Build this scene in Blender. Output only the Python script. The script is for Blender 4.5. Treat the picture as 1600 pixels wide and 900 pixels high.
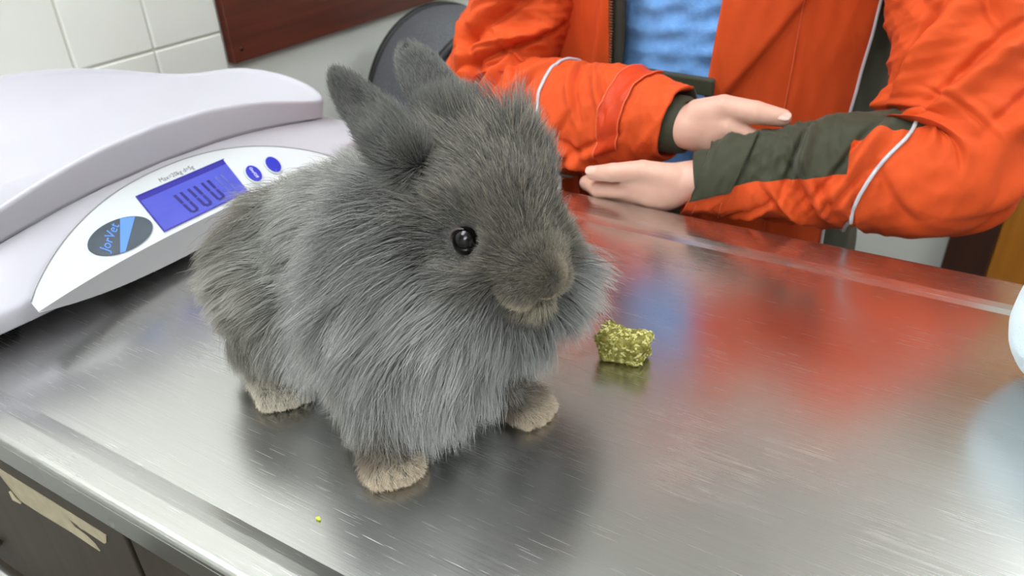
import bpy, bmesh, math, random
import numpy as np
from mathutils import Vector, Matrix, kdtree

random.seed(7)
rng = np.random.default_rng(11)
scene = bpy.context.scene
C = scene.collection
for _o in list(bpy.data.objects):
    bpy.data.objects.remove(_o)

# ------------------------------------------------------------------ camera, world, light, exposure
TZ = 0.90                      # height of the steel table top; every height below is counted from it
cam_data = bpy.data.cameras.new('camera')
cam = bpy.data.objects.new('camera', cam_data)
C.objects.link(cam)
R3 = Matrix(((0.85870388, -0.23898904, 0.45333419),
             (0.51137777, 0.45737637, -0.72752981),
             (-0.0334727, 0.8565577, 0.51496455)))
cam.matrix_world = Matrix.Translation((0, 0, TZ + 0.38)) @ R3.to_4x4()
cam_data.sensor_width = 36
cam_data.lens = 27.0
cam_data.clip_start = 0.02
cam_data.dof.use_dof = True
cam_data.dof.focus_distance = 0.53
cam_data.dof.aperture_fstop = 11
scene.camera = cam

world = bpy.data.worlds.new('room_world')
scene.world = world
world.use_nodes = True
world.node_tree.nodes['Background'].inputs[0].default_value = (0.9, 0.95, 1.0, 1)
world.node_tree.nodes['Background'].inputs[1].default_value = 0.05

scene.view_settings.view_transform = 'Standard'
scene.view_settings.look = 'None'
scene.view_settings.gamma = 1.0
scene.view_settings.use_curve_mapping = False
scene.view_settings.exposure = 0.14
LAMP_WATTS = 15.0
UP_FILL_WATTS = 17.0  # power of the fill lights added to whiten the ceiling

# ------------------------------------------------------------------ materials
def lin(r, g, b):
    f = lambda c: ((c / 255 + 0.055) / 1.055) ** 2.4 if c > 10 else c / 255 / 12.92
    return (f(r), f(g), f(b), 1)

def mat(name, col, rough=0.5, metal=0.0, noise=None, bump=None, sheen=0.0, spec=0.5, coat=0.0, sss=0.0):
    """noise=(scale(3), second colour, contrast), bump=(scale(3), strength, distance)"""
    m = bpy.data.materials.new(name)
    m.use_nodes = True
    nt = m.node_tree
    b = nt.nodes['Principled BSDF']
    b.inputs['Base Color'].default_value = col
    b.inputs['Roughness'].default_value = rough
    b.inputs['Metallic'].default_value = metal
    b.inputs['Specular IOR Level'].default_value = spec
    b.inputs['Sheen Weight'].default_value = sheen
    b.inputs['Coat Weight'].default_value = coat
    if sss:
        b.inputs['Subsurface Weight'].default_value = sss
        b.inputs['Subsurface Radius'].default_value = (0.012, 0.005, 0.003)
        b.inputs['Subsurface Scale'].default_value = 0.6
    def coord(sc):
        tc = nt.nodes.new('ShaderNodeTexCoord'); mp = nt.nodes.new('ShaderNodeMapping')
        mp.inputs['Scale'].default_value = sc
        nt.links.new(tc.outputs['Object'], mp.inputs['Vector'])
        return mp.outputs['Vector']
    if noise:
        n = nt.nodes.new('ShaderNodeTexNoise'); n.inputs['Scale'].default_value = 1.0
        n.inputs['Detail'].default_value = 5
        nt.links.new(coord(noise[0]), n.inputs['Vector'])
        r = nt.nodes.new('ShaderNodeValToRGB')
        c = noise[2]
        r.color_ramp.elements[0].position = 0.5 - c; r.color_ramp.elements[0].color = col
        r.color_ramp.elements[1].position = 0.5 + c; r.color_ramp.elements[1].color = noise[1]
        nt.links.new(n.outputs['Fac'], r.inputs['Fac'])
        nt.links.new(r.outputs['Color'], b.inputs['Base Color'])
    if bump:
        n = nt.nodes.new('ShaderNodeTexNoise'); n.inputs['Scale'].default_value = 1.0
        n.inputs['Detail'].default_value = 4
        nt.links.new(coord(bump[0]), n.inputs['Vector'])
        bp = nt.nodes.new('ShaderNodeBump'); bp.inputs['Strength'].default_value = bump[1]
        bp.inputs['Distance'].default_value = bump[2]
        nt.links.new(n.outputs['Fac'], bp.inputs['Height'])
        nt.links.new(bp.outputs['Normal'], b.inputs['Normal'])
    return m

def steel_material():
    m = bpy.data.materials.new('brushed_steel')
    m.use_nodes = True
    nt = m.node_tree; L = nt.links.new
    b = nt.nodes['Principled BSDF']
    b.inputs['Metallic'].default_value = 1.0
    tc = nt.nodes.new('ShaderNodeTexCoord')
    def mapped(sc, rz=0.0, loc=(0, 0, 0)):
        mp = nt.nodes.new('ShaderNodeMapping')
        mp.inputs['Scale'].default_value = sc
        mp.inputs['Rotation'].default_value = (0, 0, rz)
        mp.inputs['Location'].default_value = loc
        L(tc.outputs['Object'], mp.inputs['Vector'])
        return mp.outputs['Vector']
    def noise(vec, detail=3, rough=0.5, dist=0.0):
        n = nt.nodes.new('ShaderNodeTexNoise'); n.inputs['Scale'].default_value = 1.0
        n.inputs['Detail'].default_value = detail; n.inputs['Roughness'].default_value = rough
        n.inputs['Distortion'].default_value = dist
        L(vec, n.inputs['Vector']); return n.outputs['Fac']
    def ramp(v, p0, p1, c0, c1):
        r = nt.nodes.new('ShaderNodeMapRange')
        r.inputs['From Min'].default_value = p0; r.inputs['From Max'].default_value = p1
        r.inputs['To Min'].default_value = c0; r.inputs['To Max'].default_value = c1
        L(v, r.inputs['Value']); return r.outputs['Result']
    def math_(op, a, bb):
        n = nt.nodes.new('ShaderNodeMath'); n.operation = op
        for i, v in enumerate((a, bb)):
            if isinstance(v, (int, float)): n.inputs[i].default_value = v
            else: L(v, n.inputs[i])
        return n.outputs[0]
    brush = noise(mapped((9, 900, 30)), 2)
    brush2 = noise(mapped((25, 2400, 30), 0.03), 1)
    s1 = ramp(noise(mapped((26, 1300, 10), 0.10), 1, 0.4, 0.10), 0.69, 0.77, 0, 1)
    s2 = ramp(noise(mapped((20, 1050, 10), -0.16, (3, 1, 0)), 1, 0.4, 0.25), 0.70, 0.78, 0, 1)
    wear = ramp(noise(mapped((3.0, 4.0, 1)), 3), 0.38, 0.62, 0.25, 1)
    scr = math_('MULTIPLY', math_('MAXIMUM', s1, math_('MULTIPLY', s2, 0.8)), wear)
    rough = math_('ADD', ramp(noise(mapped((5, 7, 1), 0, (7, 2, 0)), 4), 0.3, 0.7, 0.20, 0.29),
                  math_('ADD', math_('MULTIPLY', scr, 0.18), math_('MULTIPLY', math_('SUBTRACT', brush, 0.5), 0.06)))
    L(rough, b.inputs['Roughness'])
    mix = nt.nodes.new('ShaderNodeMix'); mix.data_type = 'RGBA'
    mix.inputs[6].default_value = (0.55, 0.545, 0.53, 1)
    mix.inputs[7].default_value = (0.68, 0.675, 0.66, 1)
    L(brush, mix.inputs[0])
    L(mix.outputs[2], b.inputs['Base Color'])
    hgt = math_('ADD', math_('ADD', math_('MULTIPLY', brush, 0.5), math_('MULTIPLY', brush2, 0.25)), math_('MULTIPLY', scr, -0.55))
    bp = nt.nodes.new('ShaderNodeBump'); bp.inputs['Strength'].default_value = 0.35
    bp.inputs['Distance'].default_value = 0.00012
    L(hgt, bp.inputs['Height']); L(bp.outputs['Normal'], b.inputs['Normal'])
    b.inputs['Anisotropic'].default_value = 0.0
    return m

def emit_material(name, col, strength):
    m = bpy.data.materials.new(name); m.use_nodes = True
    b = m.node_tree.nodes['Principled BSDF']
    b.inputs['Base Color'].default_value = (0.9, 0.9, 0.9, 1)
    b.inputs['Emission Color'].default_value = col
    b.inputs['Emission Strength'].default_value = strength
    return m

def fur_material():
    m = bpy.data.materials.new('rabbit_fur'); m.use_nodes = True
    nt = m.node_tree; L = nt.links.new
    b = nt.nodes['Principled BSDF']
    b.inputs['Roughness'].default_value = 0.62
    b.inputs['Specular IOR Level'].default_value = 0.25
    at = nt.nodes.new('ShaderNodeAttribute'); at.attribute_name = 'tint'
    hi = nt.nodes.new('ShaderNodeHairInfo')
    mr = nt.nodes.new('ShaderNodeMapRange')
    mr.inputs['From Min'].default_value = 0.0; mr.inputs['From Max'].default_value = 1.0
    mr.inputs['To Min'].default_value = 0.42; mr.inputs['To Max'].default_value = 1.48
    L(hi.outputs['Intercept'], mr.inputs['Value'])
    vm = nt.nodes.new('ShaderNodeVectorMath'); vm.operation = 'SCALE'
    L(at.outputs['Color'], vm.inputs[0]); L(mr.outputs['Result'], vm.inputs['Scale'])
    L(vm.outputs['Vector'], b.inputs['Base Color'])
    return m

M = dict(
    steel=steel_material(),
    tile=mat('glazed_tile', lin(216, 218, 213), 0.2, noise=((6, 6, 6), lin(210, 212, 206), 0.3)),
    grout=mat('grout', lin(196, 196, 186), 0.9),
    paint=mat('wall_paint', lin(210, 212, 206), 0.75, bump=((120, 120, 120), 0.08, 0.001)),
    ceiling=mat('ceiling_paint', lin(236, 237, 235), 0.9),
    floor=mat('vinyl_floor', lin(82, 79, 73), 0.5, noise=((30, 30, 30), lin(96, 92, 86), 0.2)),
    board=mat('reddish_wood_veneer', lin(58, 24, 15), 0.38, noise=((9, 3, 60), lin(98, 42, 24), 0.25)),
    darkwood=mat('dark_door_frame', lin(48, 24, 16), 0.45, noise=((60, 60, 3), lin(64, 32, 20), 0.3)),
    doorwood=mat('honey_door_veneer', lin(150, 92, 22), 0.4, noise=((35, 35, 2.5), lin(176, 112, 34), 0.3)),
    laminate=mat('dark_laminate', lin(58, 50, 42), 0.5, noise=((60, 60, 4), lin(80, 70, 60), 0.3)),
    cabinet=mat('grey_cabinet', lin(150, 150, 146), 0.4),
    tape=mat('torn_paper', lin(200, 188, 160), 0.8, noise=((60, 60, 60), lin(176, 164, 138), 0.25)),
    white=mat('white_plastic', lin(174, 172, 180), 0.42),
    silver=mat('silver_panel', lin(190, 194, 196), 0.36),
    greyside=mat('grey_plastic', lin(150, 150, 152), 0.45),
    lcd=mat('blue_lcd', lin(60, 66, 168), 0.2, noise=((30, 12, 30), lin(76, 84, 186), 0.3), coat=0.3),
    lcdedge=mat('lcd_border', lin(40, 36, 140), 0.25),
    segment=mat('lcd_segment', lin(26, 24, 108), 0.3),
    segfaint=mat('lcd_segment_faint', lin(70, 82, 160), 0.3),
    logo=mat('logo_charcoal', lin(52, 60, 70), 0.25, noise=((40, 10, 40), lin(72, 82, 92), 0.3)),
    logoblue=mat('logo_blue', lin(84, 132, 214), 0.3),
    button=mat('button_blue', lin(30, 44, 170), 0.2, coat=0.5),
    print=mat('grey_print', lin(84, 84, 86), 0.6),
    whiteprint=mat('white_print', lin(225, 228, 240), 0.5),
    rubber=mat('black_rubber', lin(24, 24, 24), 0.7),
    skinbase=mat('rabbit_skin', lin(62, 60, 58), 0.8),
    eye=mat('rabbit_eye', lin(7, 5, 5), 0.06, spec=0.35),
    lid=mat('eyelid', lin(78, 67, 66), 0.7, bump=((900, 900, 900), 0.2, 0.0005)),
    lip=mat('lip', lin(160, 140, 118), 0.5),
    noseskin=mat('nose_skin', lin(66, 58, 50), 0.6),
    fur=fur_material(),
    orange=mat('orange_shell_fabric', lin(196, 70, 24), 0.75, noise=((14, 14, 14), lin(203, 76, 29), 0.3), bump=((1300, 1300, 1300), 0.10, 0.0004), sheen=0.02, spec=0.22),
    orange2=mat('orange_tab', lin(188, 56, 16), 0.55, spec=0.25),
    stitch=mat('orange_stitch', lin(214, 92, 54), 0.6),
    olive=mat('olive_shell_fabric', lin(52, 53, 36), 0.7, bump=((1300, 1300, 1300), 0.10, 0.0004), sheen=0.1, spec=0.3),
    piping=mat('reflective_piping', lin(188, 186, 192), 0.4),
    zipper=mat('zip_tape', lin(42, 42, 34), 0.7),
    brass=mat('zip_teeth', lin(96, 74, 52), 0.45, 0.3),
    shirt=mat('blue_fleece', lin(116, 164, 222), 0.9, noise=((120, 120, 120), lin(102, 150, 212), 0.25), bump=((420, 420, 420), 0.5, 0.0012), sheen=0.3, spec=0.2),
    skin=mat('skin', lin(206, 163, 145), 0.52, noise=((45, 45, 45), lin(197, 148, 131), 0.3), bump=((700, 700, 700), 0.08, 0.0004), sss=0.12),
    nail=mat('fingernail', lin(208, 168, 154), 0.25),
    hair=mat('brown_hair', lin(70, 48, 34), 0.5, noise=((60, 60, 12), lin(96, 68, 46), 0.3)),
    trousers=mat('olive_trousers', lin(56, 54, 38), 0.8),
    shoe=mat('dark_shoe', lin(40, 38, 38), 0.6),
    mesh=mat('black_mesh', lin(52, 54, 58), 0.7, noise=((700, 700, 700), lin(110, 112, 116), 0.12)),
    bagcloth=mat('grey_bag_cloth', lin(160, 162, 162), 0.75, bump=((300, 300, 300), 0.2, 0.001)),
    bagtrim=mat('black_binding', lin(22, 22, 24), 0.6),
    bench=mat('bench_wood', lin(120, 88, 56), 0.5),
    towel=mat('pale_blue_fleece', lin(206, 222, 232), 0.95, bump=((500, 500, 500), 0.6, 0.002), sheen=0.4),
    treat=mat('pressed_hay', lin(84, 76, 34), 0.9, noise=((170, 170, 170), lin(182, 174, 92), 0.2), bump=((400, 400, 400), 0.8, 0.002)),
    flakeA=mat('hay_flake_pale', lin(204, 198, 128), 0.85),
    flakeB=mat('hay_flake_green', lin(128, 122, 46), 0.85),
    crumb=mat('green_crumb', lin(186, 196, 60), 0.8),
    lampframe=mat('lamp_frame', lin(220, 220, 220), 0.5),
    diffuser=emit_material('lamp_diffuser', (0.95, 0.98, 1.0, 1), 3.0),
    screw=mat('screw_head', lin(60, 36, 26), 0.4, 0.5),
)

# ------------------------------------------------------------------ object helpers
def P0(parent):
    p = Vector((0, 0, 0))
    while parent is not None:
        p = p + parent.location; parent = parent.parent
    return p

def tag(o, label=None, cat=None, group=None, kind=None):
    for k, v in (('label', label), ('category', cat), ('group', group), ('kind', kind)):
        if v: o[k] = v
    return o

def thing(name, loc, label=None, cat=None, group=None, kind=None):
    o = bpy.data.objects.new(name, None); C.objects.link(o)
    o.location = (loc[0], loc[1], loc[2] + TZ)
    o.empty_display_size = 0.05
    return tag(o, label, cat, group, kind)

def obj(name, verts, faces, material, parent=None, smooth=True, origin=None):
    """verts in scene coordinates with z counted from the table top"""
    v = np.array(verts, dtype=np.float64).reshape(-1, 3).copy()
    v[:, 2] += TZ
    me = bpy.data.meshes.new(name)
    base = np.array(P0(parent))
    if origin is not None:
        loc = np.array(origin, float) + np.array([0, 0, TZ]) - base
    elif parent is None:
        mn, mx = v.min(0), v.max(0); loc = np.array([(mn[0] + mx[0]) / 2, (mn[1] + mx[1]) / 2, mn[2]])
    else:
        loc = np.zeros(3)
    v = v - base - loc
    if isinstance(faces, np.ndarray):
        faces = faces.tolist()
    me.from_pydata(v.tolist(), [], faces)
    me.update()
    if smooth:
        me.polygons.foreach_set('use_smooth', [True] * len(me.polygons))
    me.materials.append(material)
    o = bpy.data.objects.new(name, me); C.objects.link(o)
    o.location = loc
    o.parent = parent
    return o

def fix_normals(o):
    bm = bmesh.new(); bm.from_mesh(o.data)
    bmesh.ops.recalc_face_normals(bm, faces=bm.faces); bm.to_mesh(o.data); bm.free()
    return o

def bevel(o, w, seg=2):
    m = o.modifiers.new('bevel', 'BEVEL'); m.width = w; m.segments = seg; m.limit_method = 'ANGLE'; m.angle_limit = math.radians(40)
    return o

def box_vf(x0, x1, y0, y1, z0, z1):
    v = [(x, y, z) for x in (x0, x1) for y in (y0, y1) for z in (z0, z1)]
    f = [(0, 1, 3, 2), (4, 6, 7, 5), (0, 4, 5, 1), (2, 3, 7, 6), (0, 2, 6, 4), (1, 5, 7, 3)]
    return v, f

def box(name, x0, x1, y0, y1, z0, z1, material, parent=None, bev=0.0):
    v, f = box_vf(x0, x1, y0, y1, z0, z1)
    o = obj(name, v, f, material, parent, smooth=False)
    if bev: bevel(o, bev)
    return o

def merge(parts):
    vs, fs, n = [], [], 0
    for v, f in parts:
        v = np.asarray(v, float).reshape(-1, 3)
        vs.append(v); fs += [[i + n for i in q] for q in (f.tolist() if isinstance(f, np.ndarray) else f)]; n += len(v)
    return np.concatenate(vs), fs

def grid_faces(nu, nv, wrap_v=False):
    i, j = np.meshgrid(np.arange(nu - 1), np.arange(nv if wrap_v else nv - 1), indexing='ij')
    j2 = (j + 1) % nv
    return np.stack([i * nv + j, i * nv + j2, (i + 1) * nv + j2, (i + 1) * nv + j], -1).reshape(-1, 4)

def tube_vf(pts, r, seg=8, cap=True):
    pts = np.asarray(pts, float); n = len(pts)
    r = np.broadcast_to(np.asarray(r, float), (n,))
    t = np.gradient(pts, axis=0); t /= np.linalg.norm(t, axis=1)[:, None] + 1e-12
    ref = np.array([0, 0, 1.0]) if abs(t[0, 2]) < 0.9 else np.array([1.0, 0, 0])
    vs = []
    u = np.cross(t[0], ref)
    for k in range(n):
        u = u - t[k] * (u @ t[k]); u /= np.linalg.norm(u) + 1e-12
        w = np.cross(t[k], u)
        a = np.linspace(0, 2 * math.pi, seg, endpoint=False)
        vs.append(pts[k] + r[k] * (np.cos(a)[:, None] * u + np.sin(a)[:, None] * w))
    f = grid_faces(n, seg, True).tolist()
    if cap: f += [list(range(seg))[::-1], [(n - 1) * seg + k for k in range(seg)]]
    return np.concatenate(vs), f

def catmull(pts, n):
    p = np.asarray(pts, float)
    p = np.concatenate([[2 * p[0] - p[1]], p, [2 * p[-1] - p[-2]]])
    m = len(p) - 3
    s = np.linspace(0, m - 1e-6, n); k = s.astype(int); u = (s - k)[:, None]
    a, b, c, d = p[k], p[k + 1], p[k + 2], p[k + 3]
    return 0.5 * (2 * b + (c - a) * u + (2 * a - 5 * b + 4 * c - d) * u ** 2 + (3 * b - a - 3 * c + d) * u ** 3)

def nrm(v):
    v = np.asarray(v, float); return v / (np.linalg.norm(v, axis=-1, keepdims=True) + 1e-12)

def sines(p, scale, seed, n=10, ridged=False):
    """smooth pseudo noise in about -1..1 at points p (N,3)"""
    g = np.random.default_rng(seed)
    d = g.normal(size=(n, p.shape[-1])); d /= np.linalg.norm(d, axis=1)[:, None]
    fr = scale * g.uniform(0.6, 1.7, n); ph = g.uniform(0, 6.28, n)
    w = np.sin(p @ (d * fr[:, None]).T + ph)
    if ridged: w = 1 - 2 * np.abs(w)
    return w.sum(-1) / math.sqrt(n) * 0.9

# --- signed distance fields and a surface net, for organic bodies
def sd_ell(c, r, rot=None):
    c = np.array(c, float); r = np.array(r, float)
    def f(p):
        q = p - c
        if rot is not None: q = q @ rot
        k0 = np.linalg.norm(q / r, axis=-1); k1 = np.linalg.norm(q / (r * r), axis=-1) + 1e-9
        return k0 * (k0 - 1) / k1
    f.lo = c - r.max(); f.hi = c + r.max()
    return f

def sd_cone(a, ra, b, rb):
    a = np.array(a, float); b = np.array(b, float)
    def f(p):
        ab = b - a; t = np.clip(((p - a) @ ab) / (ab @ ab), 0, 1)
        return np.linalg.norm(p - (a + t[..., None] * ab), axis=-1) - (ra + (rb - ra) * t)
    m = max(ra, rb); f.lo = np.minimum(a, b) - m; f.hi = np.maximum(a, b) + m
    return f

def chain(pts, rads):
    return [sd_cone(pts[i], rads[i], pts[i + 1], rads[i + 1]) for i in range(len(pts) - 1)]

def smin(a, b, k):
    if k <= 0: return np.minimum(a, b)
    h = np.clip(0.5 + 0.5 * (b - a) / k, 0, 1)
    return b * (1 - h) + a * h - k * h * (1 - h)

def union(prims, k):
    """prims: functions, or (function, own blend)"""
    def f(p):
        d = None
        for q in prims:
            fn, kk = q if isinstance(q, tuple) else (q, k)
            e = fn(p); d = e if d is None else smin(d, e, kk)
        return d
    fs = [q[0] if isinstance(q, tuple) else q for q in prims]
    f.lo = np.min([q.lo for q in fs], 0); f.hi = np.max([q.hi for q in fs], 0)
    return f

def surface_net(f, vox, pad=3, zmin=None):
    lo = f.lo - pad * vox; hi = f.hi + pad * vox
    n = np.ceil((hi - lo) / vox).astype(int) + 1
    ax = [lo[i] + vox * np.arange(n[i]) for i in range(3)]
    F = np.empty(n, np.float32)
    Y, Z = np.meshgrid(ax[1], ax[2], indexing='ij')
    B = 8
    for i in range(0, n[0], B):
        xs = ax[0][i:i + B]
        p = np.empty((len(xs),) + Y.shape + (3,))
        p[..., 0] = xs[:, None, None]; p[..., 1] = Y; p[..., 2] = Z
        F[i:i + B] = f(p)
    S = F < 0
    corners = [(a, b, c) for a in (0, 1) for b in (0, 1) for c in (0, 1)]
    sl = lambda a, b, c: (slice(a, n[0] - 1 + a), slice(b, n[1] - 1 + b), slice(c, n[2] - 1 + c))
    cnt = sum(S[sl(*c)].astype(np.int8) for c in corners)
    act = (cnt > 0) & (cnt < 8)
    idx = -np.ones(act.shape, np.int64); cells = np.argwhere(act); idx[act] = np.arange(len(cells))
    val = np.stack([F[cells[:, 0] + c[0], cells[:, 1] + c[1], cells[:, 2] + c[2]] for c in corners], 1)
    acc = np.zeros((len(cells), 3)); num = np.zeros(len(cells))
    for i in range(8):
        for j in range(i + 1, 8):
            if sum(abs(corners[i][k] - corners[j][k]) for k in range(3)) != 1: continue
            a, b = val[:, i], val[:, j]; m = (a < 0) != (b < 0)
            t = np.where(m, a / np.where(m, a - b, 1), 0)
            pt = np.array(corners[i]) + t[:, None] * (np.array(corners[j]) - np.array(corners[i]))
            acc += pt * m[:, None]; num += m
    verts = lo + vox * (cells + acc / num[:, None])
    faces = []
    for axis in range(3):
        o1, o2 = [(1, 2), (2, 0), (0, 1)][axis]
        A = [slice(None)] * 3; Bx = [slice(None)] * 3
        A[axis] = slice(0, n[axis] - 1); Bx[axis] = slice(1, n[axis])
        ch = S[tuple(A)] != S[tuple(Bx)]
        e = np.argwhere(ch)
        ok = (e[:, o1] > 0) & (e[:, o2] > 0) & (e[:, o1] < n[o1] - 1) & (e[:, o2] < n[o2] - 1)
        e = e[ok]
        q = []
        for d1, d2 in ((0, 0), (-1, 0), (-1, -1), (0, -1)):
            c = e.copy(); c[:, o1] += d1; c[:, o2] += d2
            q.append(idx[c[:, 0], c[:, 1], c[:, 2]])
        q = np.stack(q, 1)
        inside = S[e[:, 0], e[:, 1], e[:, 2]]
        q[~inside] = q[~inside][:, ::-1]
        faces.append(q)
    return verts, np.concatenate(faces)

def sdf_normal(f, p, e=0.0008):
    g = np.stack([f(p + d) - f(p - d) for d in np.eye(3) * e], -1)
    return nrm(g)

def clip_mesh(v, faces, fld):
    """split a mesh along fld == 0; returns (verts, faces) where fld > 0 and where fld <= 0"""
    v = np.asarray(v, float); f = np.asarray(faces)
    if f.shape[1] == 4: f = np.concatenate([f[:, [0, 1, 2]], f[:, [0, 2, 3]]])
    pos = fld > 0
    k = pos[f].sum(1)
    vs = v.tolist(); out = {True: f[k == 3].tolist(), False: f[k == 0].tolist()}
    cache = {}
    def cut(i, j):
        key = (min(i, j), max(i, j))
        if key not in cache:
            t = fld[i] / (fld[i] - fld[j]); cache[key] = len(vs)
            vs.append((v[i] + t * (v[j] - v[i])).tolist())
        return cache[key]
    for tri in f[(k == 1) | (k == 2)].tolist():
        for side in (True, False):
            poly = []
            for a in range(3):
                i, j = tri[a], tri[(a + 1) % 3]
                if pos[i] == side: poly.append(i)
                if pos[i] != pos[j]: poly.append(cut(i, j))
            if len(poly) >= 3: out[side].append(poly)
    vs = np.array(vs)
    def compact(fc):
        used = sorted({i for q in fc for i in q}); mp = {u: n for n, u in enumerate(used)}
        return vs[used], [[mp[i] for i in q] for q in fc]
    return compact(out[True]), compact(out[False])

def text_vf(s, size, frame, depth=0.0004):
    """lettering as a mesh lying on frame=(origin, right, up); origin is the left end of the base line"""
    cu = bpy.data.curves.new('t', 'FONT'); cu.body = s; cu.size = size; cu.extrude = depth; cu.resolution_u = 3
    o = bpy.data.objects.new('t', cu); C.objects.link(o)
    me = bpy.data.meshes.new_from_object(o.evaluated_get(bpy.context.evaluated_depsgraph_get()))
    v = np.array([x.co[:] for x in me.vertices]); f = [list(p.vertices) for p in me.polygons]
    bpy.data.objects.remove(o); bpy.data.curves.remove(cu); bpy.data.meshes.remove(me)
    og, rt, up = [np.array(a, float) for a in frame]
    nn = np.cross(rt, up)
    return og + v[:, :1] * rt + v[:, 1:2] * up + v[:, 2:3] * nn, f

FLOOR = -TZ
CEIL = 1.70
XW, XE, YS, YN = -1.28, 1.9, -1.6, 2.10

# ------------------------------------------------------------------ room shell
def shell():
    tag(box('floor', XW - .1, XE + .1, YS - .1, YN + .1, FLOOR - 0.1, FLOOR, M['floor']), 'grey vinyl floor', kind='structure')
    tag(box('ceiling', XW - .1, XE + .1, YS - .1, YN + .1, CEIL, CEIL + 0.1, M['ceiling']), 'white ceiling', kind='structure')
    wl = tag(box('wall_left', XW - .1, XW, YS, YN, FLOOR, CEIL, M['paint']), kind='structure')
    tag(box('wall_back', XW - .1, XE + .1, YN, YN + .1, FLOOR, CEIL, M['paint']), kind='structure')
    tag(box('wall_right', XE, XE + .1, YS, YN, FLOOR, CEIL, M['paint']), kind='structure')
    tag(box('wall_front', XW - .1, XE + .1, YS - .1, YS, FLOOR, CEIL, M['paint']), kind='structure')
    # glazed tiles beside the table, each one bevelled and set in recessed grout
    pitch, gap, th = 0.152, 0.0035, 0.008
    y_end, z_line = 1.017, 0.058
    g = box('grout_bed', XW, XW + 0.005, y_end - 9 * pitch, y_end - 0.001, z_line - 2 * pitch, z_line + 4 * pitch, M['grout'], wl)
    me = None
    for iy in range(9):
        for iz in range(-2, 4):
            y0 = y_end - (iy + 1) * pitch + gap; y1 = y_end - iy * pitch
            z0 = z_line + iz * pitch + gap / 2; z1 = z_line + (iz + 1) * pitch - gap / 2
            if me is None:
                o = box('tile', XW, XW + th, y0, y1, z0, z1, M['tile'], wl); bevel(o, 0.003, 3)
                me, base = o, (y0, z0)
            else:
                o = me.copy(); C.objects.link(o); o.parent = wl
                o.location = me.location + Vector((0, y0 - base[0], z0 - base[1]))
    # reddish wood board on the painted stretch of the same wall
    b = thing('wooden_wall_board', (XW, 1.55, -0.003), 'reddish brown wood board screwed to the wall beside the tiles', 'board')
    box('panel', XW, XW + 0.022, 1.024, YN - 0.03, -0.003, 0.36, M['board'], b, 0.002)
    for y in (1.045, 1.6, 2.03):
        for z in (0.022, 0.335):
            v, f = tube_vf([(XW + 0.021, y, z), (XW + 0.0235, y, z)], 0.0042, 14)
            obj('screw', v, f, M['screw'], b)
    # honey coloured door with its dark frame in the back wall
    d = thing('door_1', (0.55, YN, FLOOR), 'honey brown wooden door with dark brown frame', kind='structure')
    box('door_leaf', 0.142, 0.98, YN - 0.03, YN, FLOOR + 0.005, 1.12, M['doorwood'], d, 0.003)
    fr = box('door_frame', 0.040, 0.140, YN - 0.045, YN, FLOOR, 1.22, M['darkwood'], d, 0.004)
    box('door_frame', 0.982, 1.082, YN - 0.045, YN, FLOOR, 1.22, M['darkwood'], d, 0.004)
    box('door_frame', 0.1405, 0.9815, YN - 0.045, YN, 1.122, 1.22, M['darkwood'], d, 0.004)
    v, f = merge([tube_vf([(0.91, YN - 0.03, 0.1), (0.91, YN - 0.075, 0.1)], 0.010, 12), tube_vf([(0.915, YN - 0.075, 0.1), (0.81, YN - 0.078, 0.1)], 0.009, 12)])
    obj('door_handle', v, f, M['steel'], d)
    tag(box('baseboard_back', XW, 0.039, YN - 0.015, YN, FLOOR, FLOOR + 0.09, M['darkwood']), kind='structure')
    tag(box('baseboard_left', XW, XW + 0.015, 0.8, YN - 0.016, FLOOR, FLOOR + 0.09, M['darkwood']), kind='structure')

def ceiling_lamp(x, y, label, sx=0.6, sy=1.2):
    """fluorescent fitting, hung low to make room for an added upward fill light"""
    z0, z1 = CEIL - 0.26, CEIL - 0.20
    t = thing('ceiling_lamp', (x, y, z0), label, 'lamp', 'hanging fluorescent fittings')
    a, b_ = sx / 2, sy / 2
    parts = [box_vf(x - a, x + a, y - b_, y - b_ + 0.03, z0, z1), box_vf(x - a, x + a, y + b_ - 0.03, y + b_, z0, z1),
             box_vf(x - a, x - a + 0.03, y - b_ + 0.03, y + b_ - 0.03, z0, z1), box_vf(x + a - 0.03, x + a, y - b_ + 0.03, y + b_ - 0.03, z0, z1)]
    obj('frame', *merge(parts), M['lampframe'], t, smooth=False)
    box('diffuser', x - a + 0.031, x + a - 0.031, y - b_ + 0.031, y + b_ - 0.031, z0 + 0.012, z0 + 0.03, M['diffuser'], t)
    for sy_ in (-1, 1):
        obj('rod', *tube_vf([(x, y + sy_ * (b_ - 0.015), z1 - 0.005), (x, y + sy_ * (b_ - 0.015), CEIL)], 0.006, 10), M['lampframe'], t)
    for nm, en, zz, rx in (('tube_light', LAMP_WATTS, 0.008, 0.0), ('up_fill_light', UP_FILL_WATTS, 0.066, math.pi)):  # the upward one is an added fill that brightens the ceiling
        l = bpy.data.lights.new(nm, 'AREA'); l.shape = 'RECTANGLE'; l.size = sx - 0.08; l.size_y = sy - 0.08
        l.energy = en; l.color = (0.93, 0.975, 1.0)
        lo = bpy.data.objects.new(nm, l); C.objects.link(lo); lo.parent = t
        lo.location = (0, 0, zz); lo.rotation_euler = (rx, 0, 0)

shell()
ceiling_lamp(-0.72, 0.20, 'white fluorescent ceiling panel above the steel table', 0.6, 1.0)
ceiling_lamp(1.00, 1.45, 'unseen ceiling panel added to brighten the walls near the honey brown door', 0.6, 1.0)  # added panel out of view, lifts the walls and the steel's right side
ceiling_lamp(0.20, -1.0, 'white fluorescent ceiling panel near the front wall', 0.6, 1.0)

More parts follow.
